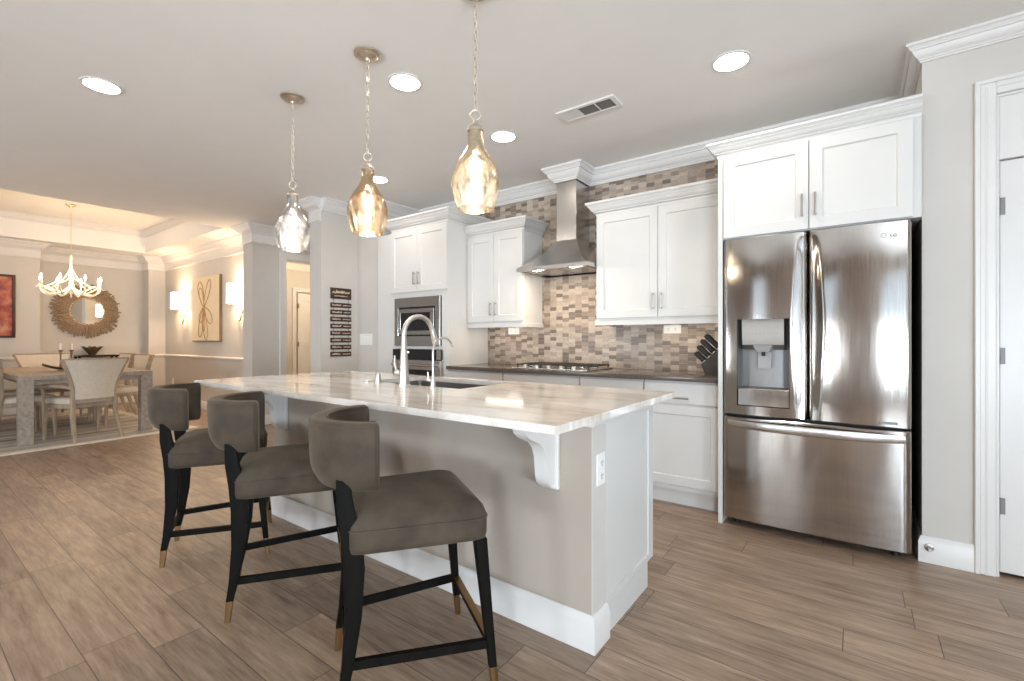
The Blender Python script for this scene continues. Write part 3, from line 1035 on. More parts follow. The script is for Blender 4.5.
def upper_cabinet(label, x0, x1, z0, z1, yf, left=True, right=True, doorz=None, hz=None, group='white wall cabinets', name='wall_cabinet', cz=None, inl=0.0, inr=0.0):
    r = thing(name, label, 'cabinet', ((x0 + x1) / 2, 3.75, z0), 0, group)
    MB().box(x0, x1, yf + 0.02, 3.912, z0, z1).build('carcass', M['white'], r)
    dz0, dz1 = doorz
    xm = (x0 + inl + x1 - inr) / 2
    for i, (a, b) in enumerate(((x0 + inl + 0.004, xm - 0.002), (xm + 0.002, x1 - inr - 0.004))):
        d = shaker(MB(), a, b, dz0, dz1, yf).build('door', M['white'], r)
        hx = b - 0.03 if i == 0 else a + 0.03
        bar_pull(MB(), (hx, yf, hz), 0.13).build('handle', M['pull'], d)
    path = []
    if left:
        path.append((x0, 3.912))
    path += [(x0, yf + 0.02), (x1, yf + 0.02)]
    if right:
        path.append((x1, 3.912))
    MB().mould(path, cab_crown(z1 + (0.008 if z1 > 2.3 else 0), 0.53 if z1 > 2.3 else 0.65), 1).build('crown', M['white'], r)
    MB().box(x0, x1, yf + 0.02, 3.912, z1, z1 + 0.02).build('top_board', M['white'], r)
    return r


ZB = 1.292
for lab, a, b in (('white wall cabinet between oven tower and hood', -3.196, -2.504), ('white wall cabinet between hood and refrigerator', -1.753, -0.711)):
    left, right = (False, True) if a < -3 else (True, False)
    r = upper_cabinet(lab, a, b, ZB, 2.21, 3.57, left, right, (ZB + 0.045, 2.19), 1.46)
    path = [(a, 3.59), (b, 3.59)] + ([(b, 3.912)] if right else [])
    if left:
        path = [(a, 3.912)] + path
    MB().mould(path, [(0, ZB - 0.012), (0.014, ZB - 0.012), (0.014, ZB + 0.022), (0.008, ZB + 0.028), (0, ZB + 0.028)], 1).build('light_rail', M['white'], r)
    l_ = MB().box(a + 0.12 if a < -3 else a + 0.45, b - 0.12, 3.72, 3.76, ZB - 0.004, ZB).build('light_strip', M['under'], r)

# oven tower with microwave and oven
ot = thing('oven_tower_cabinet', 'tall white cabinet housing microwave and wall oven', 'tall cabinet', (-3.66, 3.6, 0))
OX0, OX1 = -4.04, -3.2
m = MB()
m.box(OX0, OX0 + 0.07, 3.30, 3.912, 0.0, 2.335)
m.box(OX1 - 0.085, OX1, 3.30, 3.912, 0.0, 2.335)
m.box(OX0 + 0.07, OX1 - 0.085, 3.30, 3.912, 1.60, 2.335)
m.box(OX0 + 0.07, OX1 - 0.085, 3.30, 3.912, 1.065, 1.095)
m.box(OX0 + 0.07, OX1 - 0.085, 3.30, 3.912, 0.115, 0.36)
m.box(OX0 + 0.07, OX1 - 0.085, 3.86, 3.912, 0.36, 1.60)
m.box(OX0 + 0.07, OX1 - 0.085, 3.36, 3.912, 0, 0.115)
m.build('carcass', M['white'], ot)
MB().box(-4.275, OX0, 3.30, 3.60, 0, 2.30).build('filler_panel', M['white'], ot)
xm = (OX0 + OX1) / 2
for i, (a, b) in enumerate(((OX0 + 0.004, xm - 0.002), (xm + 0.002, OX1 - 0.004))):
    d = shaker(MB(), a, b, 1.655, 2.305, 3.28).build('door', M['white'], ot)
    bar_pull(MB(), (b - 0.03 if i == 0 else a + 0.03, 3.28, 1.79), 0.13).build('handle', M['pull'], d)
d = MB().box(OX0 + 0.004, OX1 - 0.004, 3.28, 3.30, 0.13, 0.34, 0.002).build('drawer', M['white'], ot)
bar_pull(MB(), (xm, 3.28, 0.235), 0.13, False).build('handle', M['pull'], d)
MB().mould([(OX0, 3.912), (OX0, 3.30), (OX1, 3.30), (OX1, 3.912)], cab_crown(2.335, 0.7), 1).build('crown', M['white'], ot)
MB().box(OX0, OX1, 3.30, 3.912, 2.3352, 2.352).build('top_board', M['white'], ot)

mw = thing('microwave', 'built-in stainless microwave above the wall oven', 'microwave', (-3.63, 3.5, 1.097))
MX0, MX1 = -3.962, -3.292
m = MB()
m.box(MX0 + 0.008, MX1 - 0.008, 3.30, 3.78, 1.10, 1.592)
m.build('case', M['dark'], mw)
m = MB()
for a, b, c_, d in ((MX0, MX1, 1.497, 1.595), (MX0, MX1, 1.097, 1.197), (MX0, MX0 + 0.058, 1.197, 1.497), (MX1 - 0.058, MX1, 1.197, 1.497)):
    m.box(a, b, 3.272, 3.298, c_, d, 0.002)
m.build('trim_frame', M['steelh'], mw)
MB().box(MX0 + 0.058, MX1 - 0.058, 3.280, 3.296, 1.197, 1.497, 0.002).build('surround', M['dglass'], mw)
dr_ = MB()
for a, b, c_, d in ((MX0 + 0.075, MX1 - 0.075, 1.438, 1.478), (MX0 + 0.075, MX1 - 0.075, 1.212, 1.252), (MX0 + 0.075, MX0 + 0.10, 1.252, 1.438), (MX1 - 0.13, MX1 - 0.075, 1.252, 1.438)):
    dr_.box(a, b, 3.268, 3.280, c_, d, 0.002)
dr_ = dr_.build('door', M['steelh'], mw)
MB().box(MX0 + 0.10, MX1 - 0.13, 3.272, 3.2795, 1.252, 1.438, 0.001).build('door_window', M['dglass'], dr_)
ov = thing('wall_oven', 'built-in stainless wall oven with dark glass below the microwave', 'oven', (-3.63, 3.5, 0.362))
m = MB()
m.box(MX0 + 0.008, MX1 - 0.008, 3.30, 3.80, 0.365, 1.060)
m.build('case', M['dark'], ov)
cp = MB().box(MX0 - 0.022, MX1 + 0.022, 3.268, 3.298, 0.962, 1.062, 0.002).build('control_panel', M['dglass'], ov)
MB().box(MX1 - 0.035, MX1 + 0.0225, 3.2665, 3.268, 0.963, 1.061).build('steel_cap', M['steelh'], cp)
m = MB()
for k_, q in enumerate((-0.050, -0.034, -0.014, 0.002)):
    m.box(-3.74 + q, -3.74 + q + 0.010, 3.2665, 3.268, 1.022, 1.040)
m.build('clock_digits', M['ledwhite'], cp)
d = MB()
for a, b, c_, e_ in ((MX0 - 0.022, MX1 + 0.022, 0.855, 0.952), (MX0 - 0.022, MX1 + 0.022, 0.372, 0.45), (MX0 - 0.022, MX0 + 0.06, 0.45, 0.855), (MX1 - 0.06, MX1 + 0.022, 0.45, 0.855)):
    d.box(a, b, 3.262, 3.298, c_, e_, 0.002)
d = d.build('oven_door', M['steelh'], ov)
MB().box(MX0 + 0.06, MX1 - 0.06, 3.267, 3.296, 0.45, 0.855).build('door_window', M['dglass'], d)
bar_pull(MB(), (-3.627, 3.262, 0.905), 0.62, False, (0, -1, 0), 0.011, 0.05).build('handle', M['steelp'], d)

# hood
hd = thing('range_hood', 'stainless pyramid range hood with square chimney', 'range hood', (-2.09, 3.66, 1.77))
HX0, HX1, HXL, HXR = -2.465, -1.757, -2.19, -1.99
m = MB()
def hr(x0, x1, y0, z):
    return [(x0, y0, z), (x1, y0, z), (x1, 3.914, z), (x0, 3.914, z)]
m.loft([hr(HX0, HX1, 3.42, 1.768), hr(HX0, HX1, 3.42, 1.800), hr(-2.36, -1.86, 3.50, 1.870), hr(-2.27, -1.92, 3.58, 1.945), hr(HXL - 0.012, HXR + 0.012, 3.648, 2.05)], False, True)
# rim and underside
m.loft([hr(HX0, HX1, 3.42, 1.768), hr(HX0 + 0.02, HX1 - 0.02, 3.44, 1.768), hr(HX0 + 0.02, HX1 - 0.02, 3.44, 1.782)], False, True)
m.build('canopy', M['steelh'], hd, angle=25)
MB().box(HXL, HXR, 3.66, 3.914, 2.045, CEIL - 0.12, 0.002).build('chimney', M['steelp'], hd)
m = MB()
for x in (-2.37, -2.09):
    m.box(x, x + 0.265, 3.52, 3.88, 1.776, 1.782, 0.002)
m.build('filter', M['steelp'], hd)
for x in (-2.29, -1.92):
    MB().lathe([(0.001, 1.772), (0.028, 1.772), (0.033, 1.776), (0.033, 1.782)], (x, 3.475, 0), 18).build('lamp', M['hoodlens'], hd)
    area('hood_lamp_light', (x, 3.475, 1.765), (0, 0, 0), 0.06, 0.06, 2.2, WARM, 'DISK')

# backsplash outlets
def outlet(label, x0, x1, z0, z1, y=3.916):
    r = thing('wall_outlet', label, 'outlet', ((x0 + x1) / 2, y, z0))
    pl = MB().box(x0, x1, y - 0.007, y, z0, z1, 0.002).build('plate', M['plate'], r)
    for fx in (0.3, 0.7):
        x = x0 + (x1 - x0) * fx
        zc = (z0 + z1) / 2
        s = MB().box(x - 0.020, x + 0.020, y - 0.0095, y - 0.0072, zc - 0.017, zc + 0.017, 0.001).build('socket', M['plate'], r)
        m = MB()
        for dz in (-0.007, 0.007):
            m.box(x - 0.006, x + 0.004, y - 0.010, y - 0.0096, zc + dz - 0.0014, zc + dz + 0.0014)
        m.build('slot', M['dark'], s)


outlet('white outlet on the tile under the cabinet left of the hood', -2.925, -2.785, 1.215, 1.285)
outlet('white outlet on the tile under the cabinet near the knife block', -1.30, -1.155, 1.212, 1.282)

# knife block
kb = thing('knife_block', 'grey wood knife block at the right end of the dark countertop', 'knife block', (-0.82, 3.62, 0.908))
m = MB()
kbp = [(-0.885, 0.908), (-0.725, 0.908), (-0.725, 1.100), (-0.775, 1.118), (-0.912, 0.980)]
m.prism(kbp, 3.57, 3.685, 'xz')
m.build('block', M['knifeblock'], kb)
kd = Vector((-0.70, 0, 0.71)).normalized()
sl0 = Vector((-0.912, 0, 0.980)); sl1 = Vector((-0.775, 0, 1.118))
KL = ['black handled knife at the back top of the knife block', 'black handled knife at the front top of the knife block', 'black handled knife in the second row back of the knife block', 'black handled knife in the second row front of the knife block', 'black handled knife in the third row back of the knife block', 'black handled knife in the third row front of the knife block', 'short knife in the lowest row back of the knife block', 'short knife in the lowest row front of the knife block']
for i in range(8):
    rw, cl = i // 2, i % 2
    p = sl1.lerp(sl0, 0.15 + 0.24 * rw) + Vector((0, 3.655 - 0.055 * cl, 0))
    L = (0.135, 0.13, 0.115, 0.095)[rw]
    kn = thing('kitchen_knife', KL[i], 'knife', tuple(p), 0, 'knives in the block')
    sd_ = Vector((0.71, 0, 0.70)) * 1.35
    m = MB()
    rings = []
    for t_, w_, h_ in ((0.008, 0.007, 0.010), (0.02, 0.0085, 0.012), (0.5 * L, 0.0075, 0.011), (0.85 * L, 0.009, 0.013), (L, 0.007, 0.010)):
        cc = p + kd * t_
        rings.append([cc + sd_ * (math.cos(a) * h_) + Vector((0, math.sin(a) * w_, 0)) for a in [2 * PI * q / 10 for q in range(10)]])
    m.loft(rings)
    m.build('handle', M['black'], kn)
    m = MB()
    m.loft([[p + kd * t_ + sd_ * (math.cos(a) * 0.011) + Vector((0, math.sin(a) * 0.0075, 0)) for a in [2 * PI * q / 10 for q in range(10)]] for t_ in (0.0005, 0.008)])
    m.build('bolster', M['nickel'], kn)

# ------------------------------------------------------------------ refrigerator and its cabinet
rc = upper_cabinet('white cabinet above the refrigerator with full height side panel', -0.680, 0.272, 1.793, 2.318, 3.165, False, False, (1.797, 2.305), 1.93, None, 'refrigerator_cabinet', None, 0.002, 0.03)
MB().box(-0.707, -0.6805, 3.175, 3.912, 0, 2.338).build('side_panel', M['white'], rc)
MB().mould([(-0.707, 3.912), (-0.707, 3.185), (-0.680, 3.185)], cab_crown(2.326, 0.53), 1).build('crown_return', M['white'], rc)

fr = thing('refrigerator', 'stainless french door refrigerator with water dispenser', 'refrigerator', (-0.225, 3.5, 0))
FX0, FX1 = -0.672, 0.231
m = MB()
m.box(FX0 + 0.004, FX1 - 0.002, 3.275, 3.88, 0.045, 1.775, 0.004)
m.build('case', M['black'], fr)
MB().box(FX0 + 0.03, FX1 - 0.02, 3.235, 3.275, 0.022, 0.07, 0.003).build('kick_grille', M['black'], fr)
for x in (FX0 + 0.06, FX1 - 0.06):
    MB().cyl((x, 3.26, 0.0), 0.018, 0.03, 14).build('foot', M['black'], fr)
    MB().cyl((x, 3.80, 0.0), 0.018, 0.046, 14).build('foot', M['black'], fr)


def fr_y(x, x0, x1, bul=0.016):
    t_ = (x - x0) / (x1 - x0) * 2 - 1
    return bul * (t_ * t_) + 0.05 * max(0, abs(t_) - 0.93) ** 2 / 0.07 ** 2 * 0.35


def panel(x0, x1, z0, z1, yf, yb, hole=None, fn=None, nx=40):
    """curved door skin with rounded verticals, optional rectangular hole; closed at the sides and back"""
    m = MB()
    xs = [x0 + (x1 - x0) * (0.5 - 0.5 * math.cos(PI * i / nx)) for i in range(nx + 1)]
    zs = [z0, z0 + 0.004] + [z0 + 0.004 + (z1 - z0 - 0.008) * i / 24 for i in range(1, 24)] + [z1 - 0.004, z1]
    if hole:
        for v in hole[:2]:
            i = min(range(len(xs)), key=lambda q: abs(xs[q] - v)); xs[i] = v
        for v in hole[2:]:
            i = min(range(len(zs)), key=lambda q: abs(zs[q] - v)); zs[i] = v
    g = []
    for x in xs:
        col = []
        for z in zs:
            y = yf + (fn(x, z) if fn else fr_y(x, x0, x1))
            if z in (zs[0], zs[-1]):
                y += 0.004
            col.append(m.v((x, y, z)))
        g.append(col)
    for i in range(len(xs) - 1):
        for j in range(len(zs) - 1):
            if hole and xs[i] >= hole[0] - 1e-6 and xs[i + 1] <= hole[1] + 1e-6 and zs[j] >= hole[2] - 1e-6 and zs[j + 1] <= hole[3] + 1e-6:
                continue
            m.bm.faces.new((g[i][j], g[i + 1][j], g[i + 1][j + 1], g[i][j + 1]))
    loop = [g[i][0] for i in range(len(xs))] + [g[-1][j] for j in range(1, len(zs))] + [g[i][-1] for i in range(len(xs) - 2, -1, -1)] + [g[0][j] for j in range(len(zs) - 2, 0, -1)]
    back = [m.bm.verts.new((v.co.x, yb, v.co.z)) for v in loop]
    n = len(loop)
    for i in range(n):
        j = (i + 1) % n
        m.bm.faces.new((loop[i], back[i], back[j], loop[j]))
    if not hole:
        m.bm.faces.new(back)
    return m


YF = 3.142
XM = -0.2225
DH = (-0.592, -0.312, 0.757, 1.285)


def door_fn(x0, x1, inner):
    """bulging face that curls into a grip groove along the inner edge"""
    def f(x, z):
        y = fr_y(x, x0, x1)
        d = abs(x - inner)
        zz = (z - 0.70) / 1.065
        if 0.03 < zz < 0.97:
            wv = 0.052 + 0.020 * math.sin(PI * zz) ** 2
            if d < wv:
                t_ = d / wv
                y += 0.016 * (1 - t_ * t_) * math.sin(PI * min(1, max(0, (zz - 0.03) / 0.94))) ** 0.4
        return y
    return f


ld = panel(FX0, XM - 0.004, 0.700, 1.783, YF, 3.268, DH, door_fn(FX0, XM - 0.004, XM - 0.004), 48)
x0, x1, z0, z1 = DH
ld = ld.build('left_door', M['steel'], fr)
ld['label'] = 'left stainless door with water dispenser'
pn = panel(XM + 0.004, FX1, 0.700, 1.783, YF, 3.268, None, door_fn(XM + 0.004, FX1, XM + 0.004), 48)
rd = pn.build('right_door', M['steel'], fr)
# dispenser
m = MB()
yq = 3.160
m.loft([[(x0, yq, z0 + 0.1), (x1, yq, z0 + 0.1), (x1, yq, z1), (x0, yq, z1)], [(x0 + 0.012, 3.255, z0 + 0.112), (x1 - 0.012, 3.255, z0 + 0.112), (x1 - 0.012, 3.255, z1), (x0 + 0.012, 3.255, z1)]], False, True)
dp = m.build('dispenser_recess', M['dgrey'], ld)
m = MB()
m.loft([[(x0 + 0.055, 3.250, z0 + 0.112), (x1 - 0.045, 3.250, z0 + 0.112), (x1 - 0.045, 3.253, z1 - 0.12), (x0 + 0.055, 3.253, z1 - 0.12)], [(x0 + 0.05, 3.2545, z0 + 0.112), (x1 - 0.04, 3.2545, z0 + 0.112), (x1 - 0.04, 3.2545, z1 - 0.12), (x0 + 0.05, 3.2545, z1 - 0.12)]])
m.build('dispenser_back', M['grey'], ld)
MB().box(x0 + 0.002, x1 - 0.002, 3.1615, 3.254, z0 + 0.0005, z0 + 0.105, 0.003).build('drip_tray_front', M['steel'], ld)
m = MB()
m.prism([(3.156, 1.130), (3.140, 1.262), (3.146, 1.284), (3.253, 1.284), (3.253, 1.10), (3.20, 1.10)], x0 + 0.028, x1 - 0.028, 'yz')
m.build('control_head', M['headmetal'], ld)
m = MB()
for i in range(8):
    xx_ = x0 + 0.055 + i * 0.022
    m.box(xx_, xx_ + 0.011, 3.1470, 3.1482, 1.196, 1.201)
m.build('control_icons', M['logo'], ld)
m = MB()
m.loft([[(-0.505, 3.150, 1.128), (-0.400, 3.150, 1.128), (-0.400, 3.21, 1.10), (-0.505, 3.21, 1.10)], [(-0.485, 3.165, 1.088), (-0.420, 3.165, 1.088), (-0.420, 3.21, 1.085), (-0.485, 3.21, 1.085)]])
m.build('ice_chute', M['grey'], ld)
m = MB()
m.cyl((-0.452, 3.19, 1.062), 0.010, 0.03, 12)
m.build('nozzle', M['dark'], ld)
m = MB()
m.loft([[(p[0], y_, p[1]) for p in rpoly([(-0.488, 0.985), (-0.414, 0.985), (-0.414, 1.09), (-0.488, 1.09)], 0.012, 3)] for y_ in (3.220, 3.250)])
m.build('paddle', M['grey'], ld)
fd = panel(FX0, FX1, 0.052, 0.684, YF, 3.268, None, lambda x, z: fr_y(x, FX0, FX1, 0.016), 48)
fd = fd.build('freezer_drawer', M['steel'], fr)
# bowed drawer grip
m = MB()
rings = []
nh = 28
for i in range(nh + 1):
    t_ = i / nh * 2 - 1
    x = -0.2205 + 0.425 * t_
    yo = YF + fr_y(x, FX0, FX1, 0.016)
    out = 0.044 * (1 - abs(t_) ** 3.0) + 0.004
    hh = 0.026 - 0.004 * t_ * t_
    zc = 0.640
    rings.append([(x, yo - out + a, zc + b) for a, b in ((0.0, -hh * 0.75), (-0.006, 0.0), (0.0, hh), (0.016, hh), (0.018 + 0.0, 0.0), (0.016, -hh))])
m.loft(rings)
for sx in (-1, 1):
    x = -0.2205 + sx * 0.405
    m.box(x - 0.012, x + 0.012, YF + 0.004, YF + 0.022, 0.624, 0.656, 0.003)
m.build('handle', M['steelp'], fd)
m = MB()
m.box(FX0 + 0.01, FX1 - 0.01, 3.20, 3.272, 0.686, 0.698)
m.build('gasket', M['dark'], fr)


def text_mesh(name, body, size, mat, parent, M4, extrude=0.0006):
    cu = bpy.data.curves.new(name, 'FONT')
    cu.body = body
    cu.size = size
    cu.extrude = extrude
    cu.align_x = 'CENTER'
    o = bpy.data.objects.new(name, cu)
    COL.objects.link(o)
    dg = bpy.context.evaluated_depsgraph_get()
    me = bpy.data.meshes.new_from_object(o.evaluated_get(dg))
    bpy.data.objects.remove(o)
    bpy.data.curves.remove(cu)
    r = parent
    while r.parent is not None:
        r = r.parent
    me.transform(r.matrix_basis.inverted() @ M4)
    me.materials.clear()
    me.materials.append(mat)
    ob = bpy.data.objects.new(name, me)
    COL.objects.link(ob)
    ob.parent = parent
    return ob


RX = Matrix.Rotation(PI / 2, 4, 'X')
text_mesh('logo', 'LG', 0.024, M['logo'], rd, Matrix.Translation((0.158, YF + 0.0022, 1.700)) @ RX)
m = MB()
m.ring((0.118, YF + 0.0026, 1.710), 0.0105, 0.0012, 20, 6)
m.build('logo_ring', M['logo'], rd)
MB().box(0.095, 0.175, YF - 0.001, YF + 0.012, 0.716, 0.730, 0.002).build('badge', M['logo'], rd)
tag(MB().lathe([(0.020, 0), (0.020, -0.006), (0.012, -0.010), (0.008, -0.030), (0.010, -0.034), (0.006, -0.040)], (0.305, 3.2415, 0.082), 16, 'y', True, True).build('door_stop', M['nickel']), 'small round door stop on the white baseboard beside the refrigerator', 'door stop')

# ------------------------------------------------------------------ bar stools
SG = 'taupe velvet counter stools along the island'
st = thing('counter_stool', 'x', 'bar stool', (0, 0, 0), 0, SG)
trap = [(-0.195, -0.005), (0.195, -0.005), (0.232, 0.445), (-0.232, 0.445)]
ctr = Vector((0, 0.225))
def tr(scale, z, r=0.05, crownz=0.0):
    pts = rpoly([tuple(ctr + (Vector(p) - ctr) * scale) for p in trap], r * scale, 6)
    return [(p[0], p[1], z) for p in pts]
m = MB()
m.loft([tr(0.93, 0.497), tr(0.985, 0.503), tr(1.0, 0.520), tr(1.0, 0.565), tr(0.985, 0.585), tr(0.95, 0.606), tr(0.85, 0.626), tr(0.68, 0.642), tr(0.45, 0.652), tr(0.2, 0.656), tr(0.05, 0.6565)])
seat = m.build('seat', M['velvet'], st, True, angle=70)
m = MB()
pp = tr(1.0, 0.573)
m.tube([Vector(p) for p in pp] + [Vector(pp[0])], 0.003, 6, False)
m.build('piping', M['velvet'], seat, True)
# wrap-round backrest
m = MB()
nA = 32
rings = []
def brsec(a, end=1.0):
    """section in (radial, z): leaning shell, thicker at the top"""
    sec = []
    for (ro, z) in rpoly([(0.168, 0.690), (0.200, 0.690), (0.232, 0.745), (0.239, 0.882), (0.231, 0.908), (0.176, 0.908)], 0.024, 4):
        r0, z0_ = 0.204, 0.799
        r_, z_ = r0 + (ro - r0) * end, z0_ + (z - z0_) * (0.5 + 0.5 * end if end < 1 else 1)
        sec.append((r_ * math.sin(a) , 0.118 - r_ * math.cos(a) * 0.98, z_))
    return sec
angs = [(-1.45, 0.55), (-1.435, 0.85), (-1.40, 0.97)] + [(-1.36 + 2.72 * i / nA, 1.0) for i in range(nA + 1)] + [(1.40, 0.97), (1.435, 0.85), (1.45, 0.55)]
for a, en in angs:
    rings.append(brsec(a, en))
m.loft(rings)
bk = m.build('backrest', M['velvet'], st, True, angle=70)
m = MB()
def arcpts(r_, z, a0=-1.39, a1=1.39, n=30):
    return [(r_ * math.sin(a0 + (a1 - a0) * i / n), 0.118 - 0.98 * r_ * math.cos(a0 + (a1 - a0) * i / n), z) for i in range(n + 1)]
m.tube(arcpts(0.2355, 0.896), 0.0028, 6)
m.tube(arcpts(0.1775, 0.904), 0.0028, 6)
for sx in (-1, 1):
    a = 1.39 * sx
    m.tube([(r_ * math.sin(a), 0.118 - 0.98 * r_ * math.cos(a), z) for r_, z in ((0.2355, 0.896), (0.2380, 0.85), (0.2355, 0.79), (0.228, 0.742))], 0.0028, 6)
m.build('piping', M['velvet'], bk, True)
for sx in (-1, 1):
    m = MB()
    post(m, [(0.085, sx * 0.1755, -0.012, 0.026, 0.028), (0.16, sx * 0.171, 0.002, 0.032, 0.036), (0.30, sx * 0.164, 0.018, 0.040, 0.050), (0.45, sx * 0.160, 0.022, 0.044, 0.062), (0.55, sx * 0.160, 0.014, 0.044, 0.062), (0.64, sx * 0.162, -0.004, 0.036, 0.052), (0.73, sx * 0.163, -0.012, 0.030, 0.040)])
    lg = m.build('leg', M['ebony'], st, True)
    m = MB()
    post(m, [(0.0, sx * 0.1775, -0.020, 0.021, 0.022), (0.086, sx * 0.1752, -0.0117, 0.0275, 0.0295)])
    m.build('brass_foot', M['brass'], lg, True)
for sx in (-1, 1):
    m = MB()
    post(m, [(0.085, sx * 0.232, 0.452, 0.026, 0.026), (0.25, sx * 0.222, 0.437, 0.032, 0.032), (0.503, sx * 0.208, 0.415, 0.042, 0.042)])
    lg = m.build('leg', M['ebony'], st, True)
    m = MB()
    post(m, [(0.0, sx * 0.2370, 0.4595, 0.021, 0.021), (0.086, sx * 0.232, 0.4519, 0.0275, 0.0275)])
    m.build('brass_foot', M['brass'], lg, True)
    m = MB()
    m.loft([[(sx * 0.173 + dx, 0.012, 0.160 + dz) for dx, dz in ((-0.009, -0.014), (0.009, -0.014), (0.009, 0.014), (-0.009, 0.014))], [(sx * 0.227 + dx, 0.436, 0.160 + dz) for dx, dz in ((-0.009, -0.014), (0.009, -0.014), (0.009, 0.014), (-0.009, 0.014))]])
    m.build('stretcher', M['ebony'], st, True)
fs = MB().box(-0.214, 0.214, 0.435, 0.455, 0.148, 0.172, 0.002).build('footrest', M['ebony'], st, True)
MB().box(-0.205, 0.205, 0.432, 0.458, 0.172, 0.175, 0.001).build('brass_plate', M['brass'], fs, True)
MB().box(-0.155, 0.155, -0.006, 0.010, 0.147, 0.173, 0.002).build('stretcher', M['ebony'], st, True)
SPOTS = [((-1.405, 0.948, 0), 'taupe velvet counter stool nearest the corbel at the end of the island'),
         ((-2.228, 0.960, 0), 'taupe velvet counter stool in the middle of the three at the island'),
         ((-3.0, 0.965, 0), 'taupe velvet counter stool nearest the dining room')]
RZS = [math.radians(a - 90) for a in (58.0, 61.0, 62.0)]
for i, (p, lab) in enumerate(SPOTS):
    o = st if i == 0 else copy_tree(st)
    place(o, p, RZS[i], lab)

# ------------------------------------------------------------------ pendants, downlights, vent
def PB():
    m_ = MB()
    m_.M = Matrix.Translation((0, 0, -0.019))
    return m_


PG = 'glass pendants over the island'
PL = ['silvery mercury glass pendant nearest the dining room', 'amber mottled glass pendant in the middle of the row', 'pale clear glass pendant nearest the hood']
for i, (px, mk) in enumerate(((-2.888, 'merc0'), (-2.122, 'merc1'), (-1.345, 'merc2'))):
    py = 1.571 if i < 2 else 1.558
    r = thing('pendant_lamp', PL[i], 'pendant light', (px, py, CEIL), 0, PG)
    MB().lathe([(0.001, CEIL), (0.072, CEIL), (0.072, CEIL - 0.008), (0.062, CEIL - 0.014), (0.056, CEIL - 0.014), (0.050, CEIL - 0.020), (0.030, CEIL - 0.026), (0.014, CEIL - 0.030), (0.010, CEIL - 0.042), (0.001, CEIL - 0.046)], (px, py, 0), 28).build('canopy', M['pendmetal'], r)
    m = PB()
    z = CEIL - 0.020
    k_ = 0
    while z > 2.185:
        ax = (1, 0, 0) if k_ % 2 == 0 else (0, 1, 0)
        m.ring((px, py, z - 0.0195), 0.0118, 0.0021, 14, 6, ax, (0, 0, 1), 0.72, 1.80)
        z -= 0.0385
        k_ += 1
    m.build('chain', M['pendmetal'], r)
    m = PB()
    m.ring((px, py, 2.165), 0.022, 0.0035, 20, 8, (0.8, 0.6, 0), (0, 0, 1))
    m.build('hanging_ring', M['pendmetal'], r)
    PB().lathe([(0.001, 2.143), (0.008, 2.143), (0.010, 2.130), (0.020, 2.120), (0.033, 2.108), (0.037, 2.100), (0.037, 2.094), (0.034, 2.090), (0.001, 2.090)], (px, py, 0), 24).build('cap', M['pendmetal'], r)
    prof = [(0.032, 2.092), (0.032, 2.06), (0.034, 2.035), (0.043, 2.012), (0.060, 1.985), (0.080, 1.955), (0.096, 1.920), (0.1045, 1.885), (0.104, 1.850), (0.097, 1.812), (0.086, 1.775), (0.079, 1.752)]
    inner = [(a - 0.003, b) for a, b in prof]
    m = PB()
    m.lathe(prof + list(reversed(inner)), (px, py, 0), 40)
    m.build('glass_shade', M[mk], r, angle=60)
    PB().lathe([(0.001, 2.089), (0.016, 2.089), (0.018, 2.03), (0.014, 2.01), (0.001, 2.008)], (px, py, 0), 14).build('socket', M['pendmetal'], r)
    PB().lathe([(0.012, 2.010), (0.013, 1.995), (0.022, 1.965), (0.029, 1.935), (0.029, 1.915), (0.021, 1.895), (0.008, 1.886), (0.001, 1.885)], (px, py, 0), 18).build('bulb', M['bulb'], r)
    point('pendant_light', (px, py, 1.785), 2.6, (1.0, 0.88, 0.72), 0.045)

DL = [((-3.691, 0.813), 'round downlight farthest left over the bare floor'), ((-2.178, 1.880), 'round downlight just behind the middle pendant'),
      ((-2.159, 2.824), 'round downlight in front of the hood chimney'), ((-0.559, 2.810), 'round downlight near the refrigerator'), ((-3.706, 2.864), 'round downlight partly behind the middle glass shade'),
      ((-5.55, 3.65), 'round downlight in the passage behind the wall with the plank sign')]  # last one is added out of view to brighten the doorway wall
for (x, y), lab in DL:
    r = thing('recessed_downlight', lab, 'downlight', (x, y, CEIL), 0, 'recessed ceiling downlights')
    MB().lathe([(0.105, CEIL), (0.103, CEIL - 0.004), (0.092, CEIL - 0.005), (0.084, CEIL - 0.003)], (x, y, 0), 36).build('trim_ring', M['vent'], r)
    MB().lathe([(0.086, CEIL - 0.0035), (0.06, CEIL - 0.0055), (0.001, CEIL - 0.006)], (x, y, 0), 36).build('lens', M['lens'], r)

vt = thing('ceiling_vent', 'white ceiling air vent with dark louvres', 'vent', (-1.44, 2.817, CEIL))
VX0, VX1, VY0, VY1 = -1.650, -1.229, 2.737, 2.898
m = MB()
zb, zt = CEIL - 0.012, CEIL
secs = [VX0 + 0.028, VX0 + 0.028 + 0.125, VX0 + 0.028 + 0.250, VX1 - 0.028]
m.box(VX0, VX1, VY0, VY0 + 0.026, zb, zt, 0.003)
m.box(VX0, VX1, VY1 - 0.026, VY1, zb, zt, 0.003)
for x in secs:
    m.box(x - (0.028 if x == secs[0] else 0.004), x + (0.028 if x == secs[-1] else 0.004), VY0 + 0.026, VY1 - 0.026, zb, zt, 0.002)
m.build('frame', M['vent'], vt)
MB().box(VX0 + 0.01, VX1 - 0.01, VY0 + 0.01, VY1 - 0.01, CEIL - 0.002, CEIL).build('backing', M['ventdark'], vt)
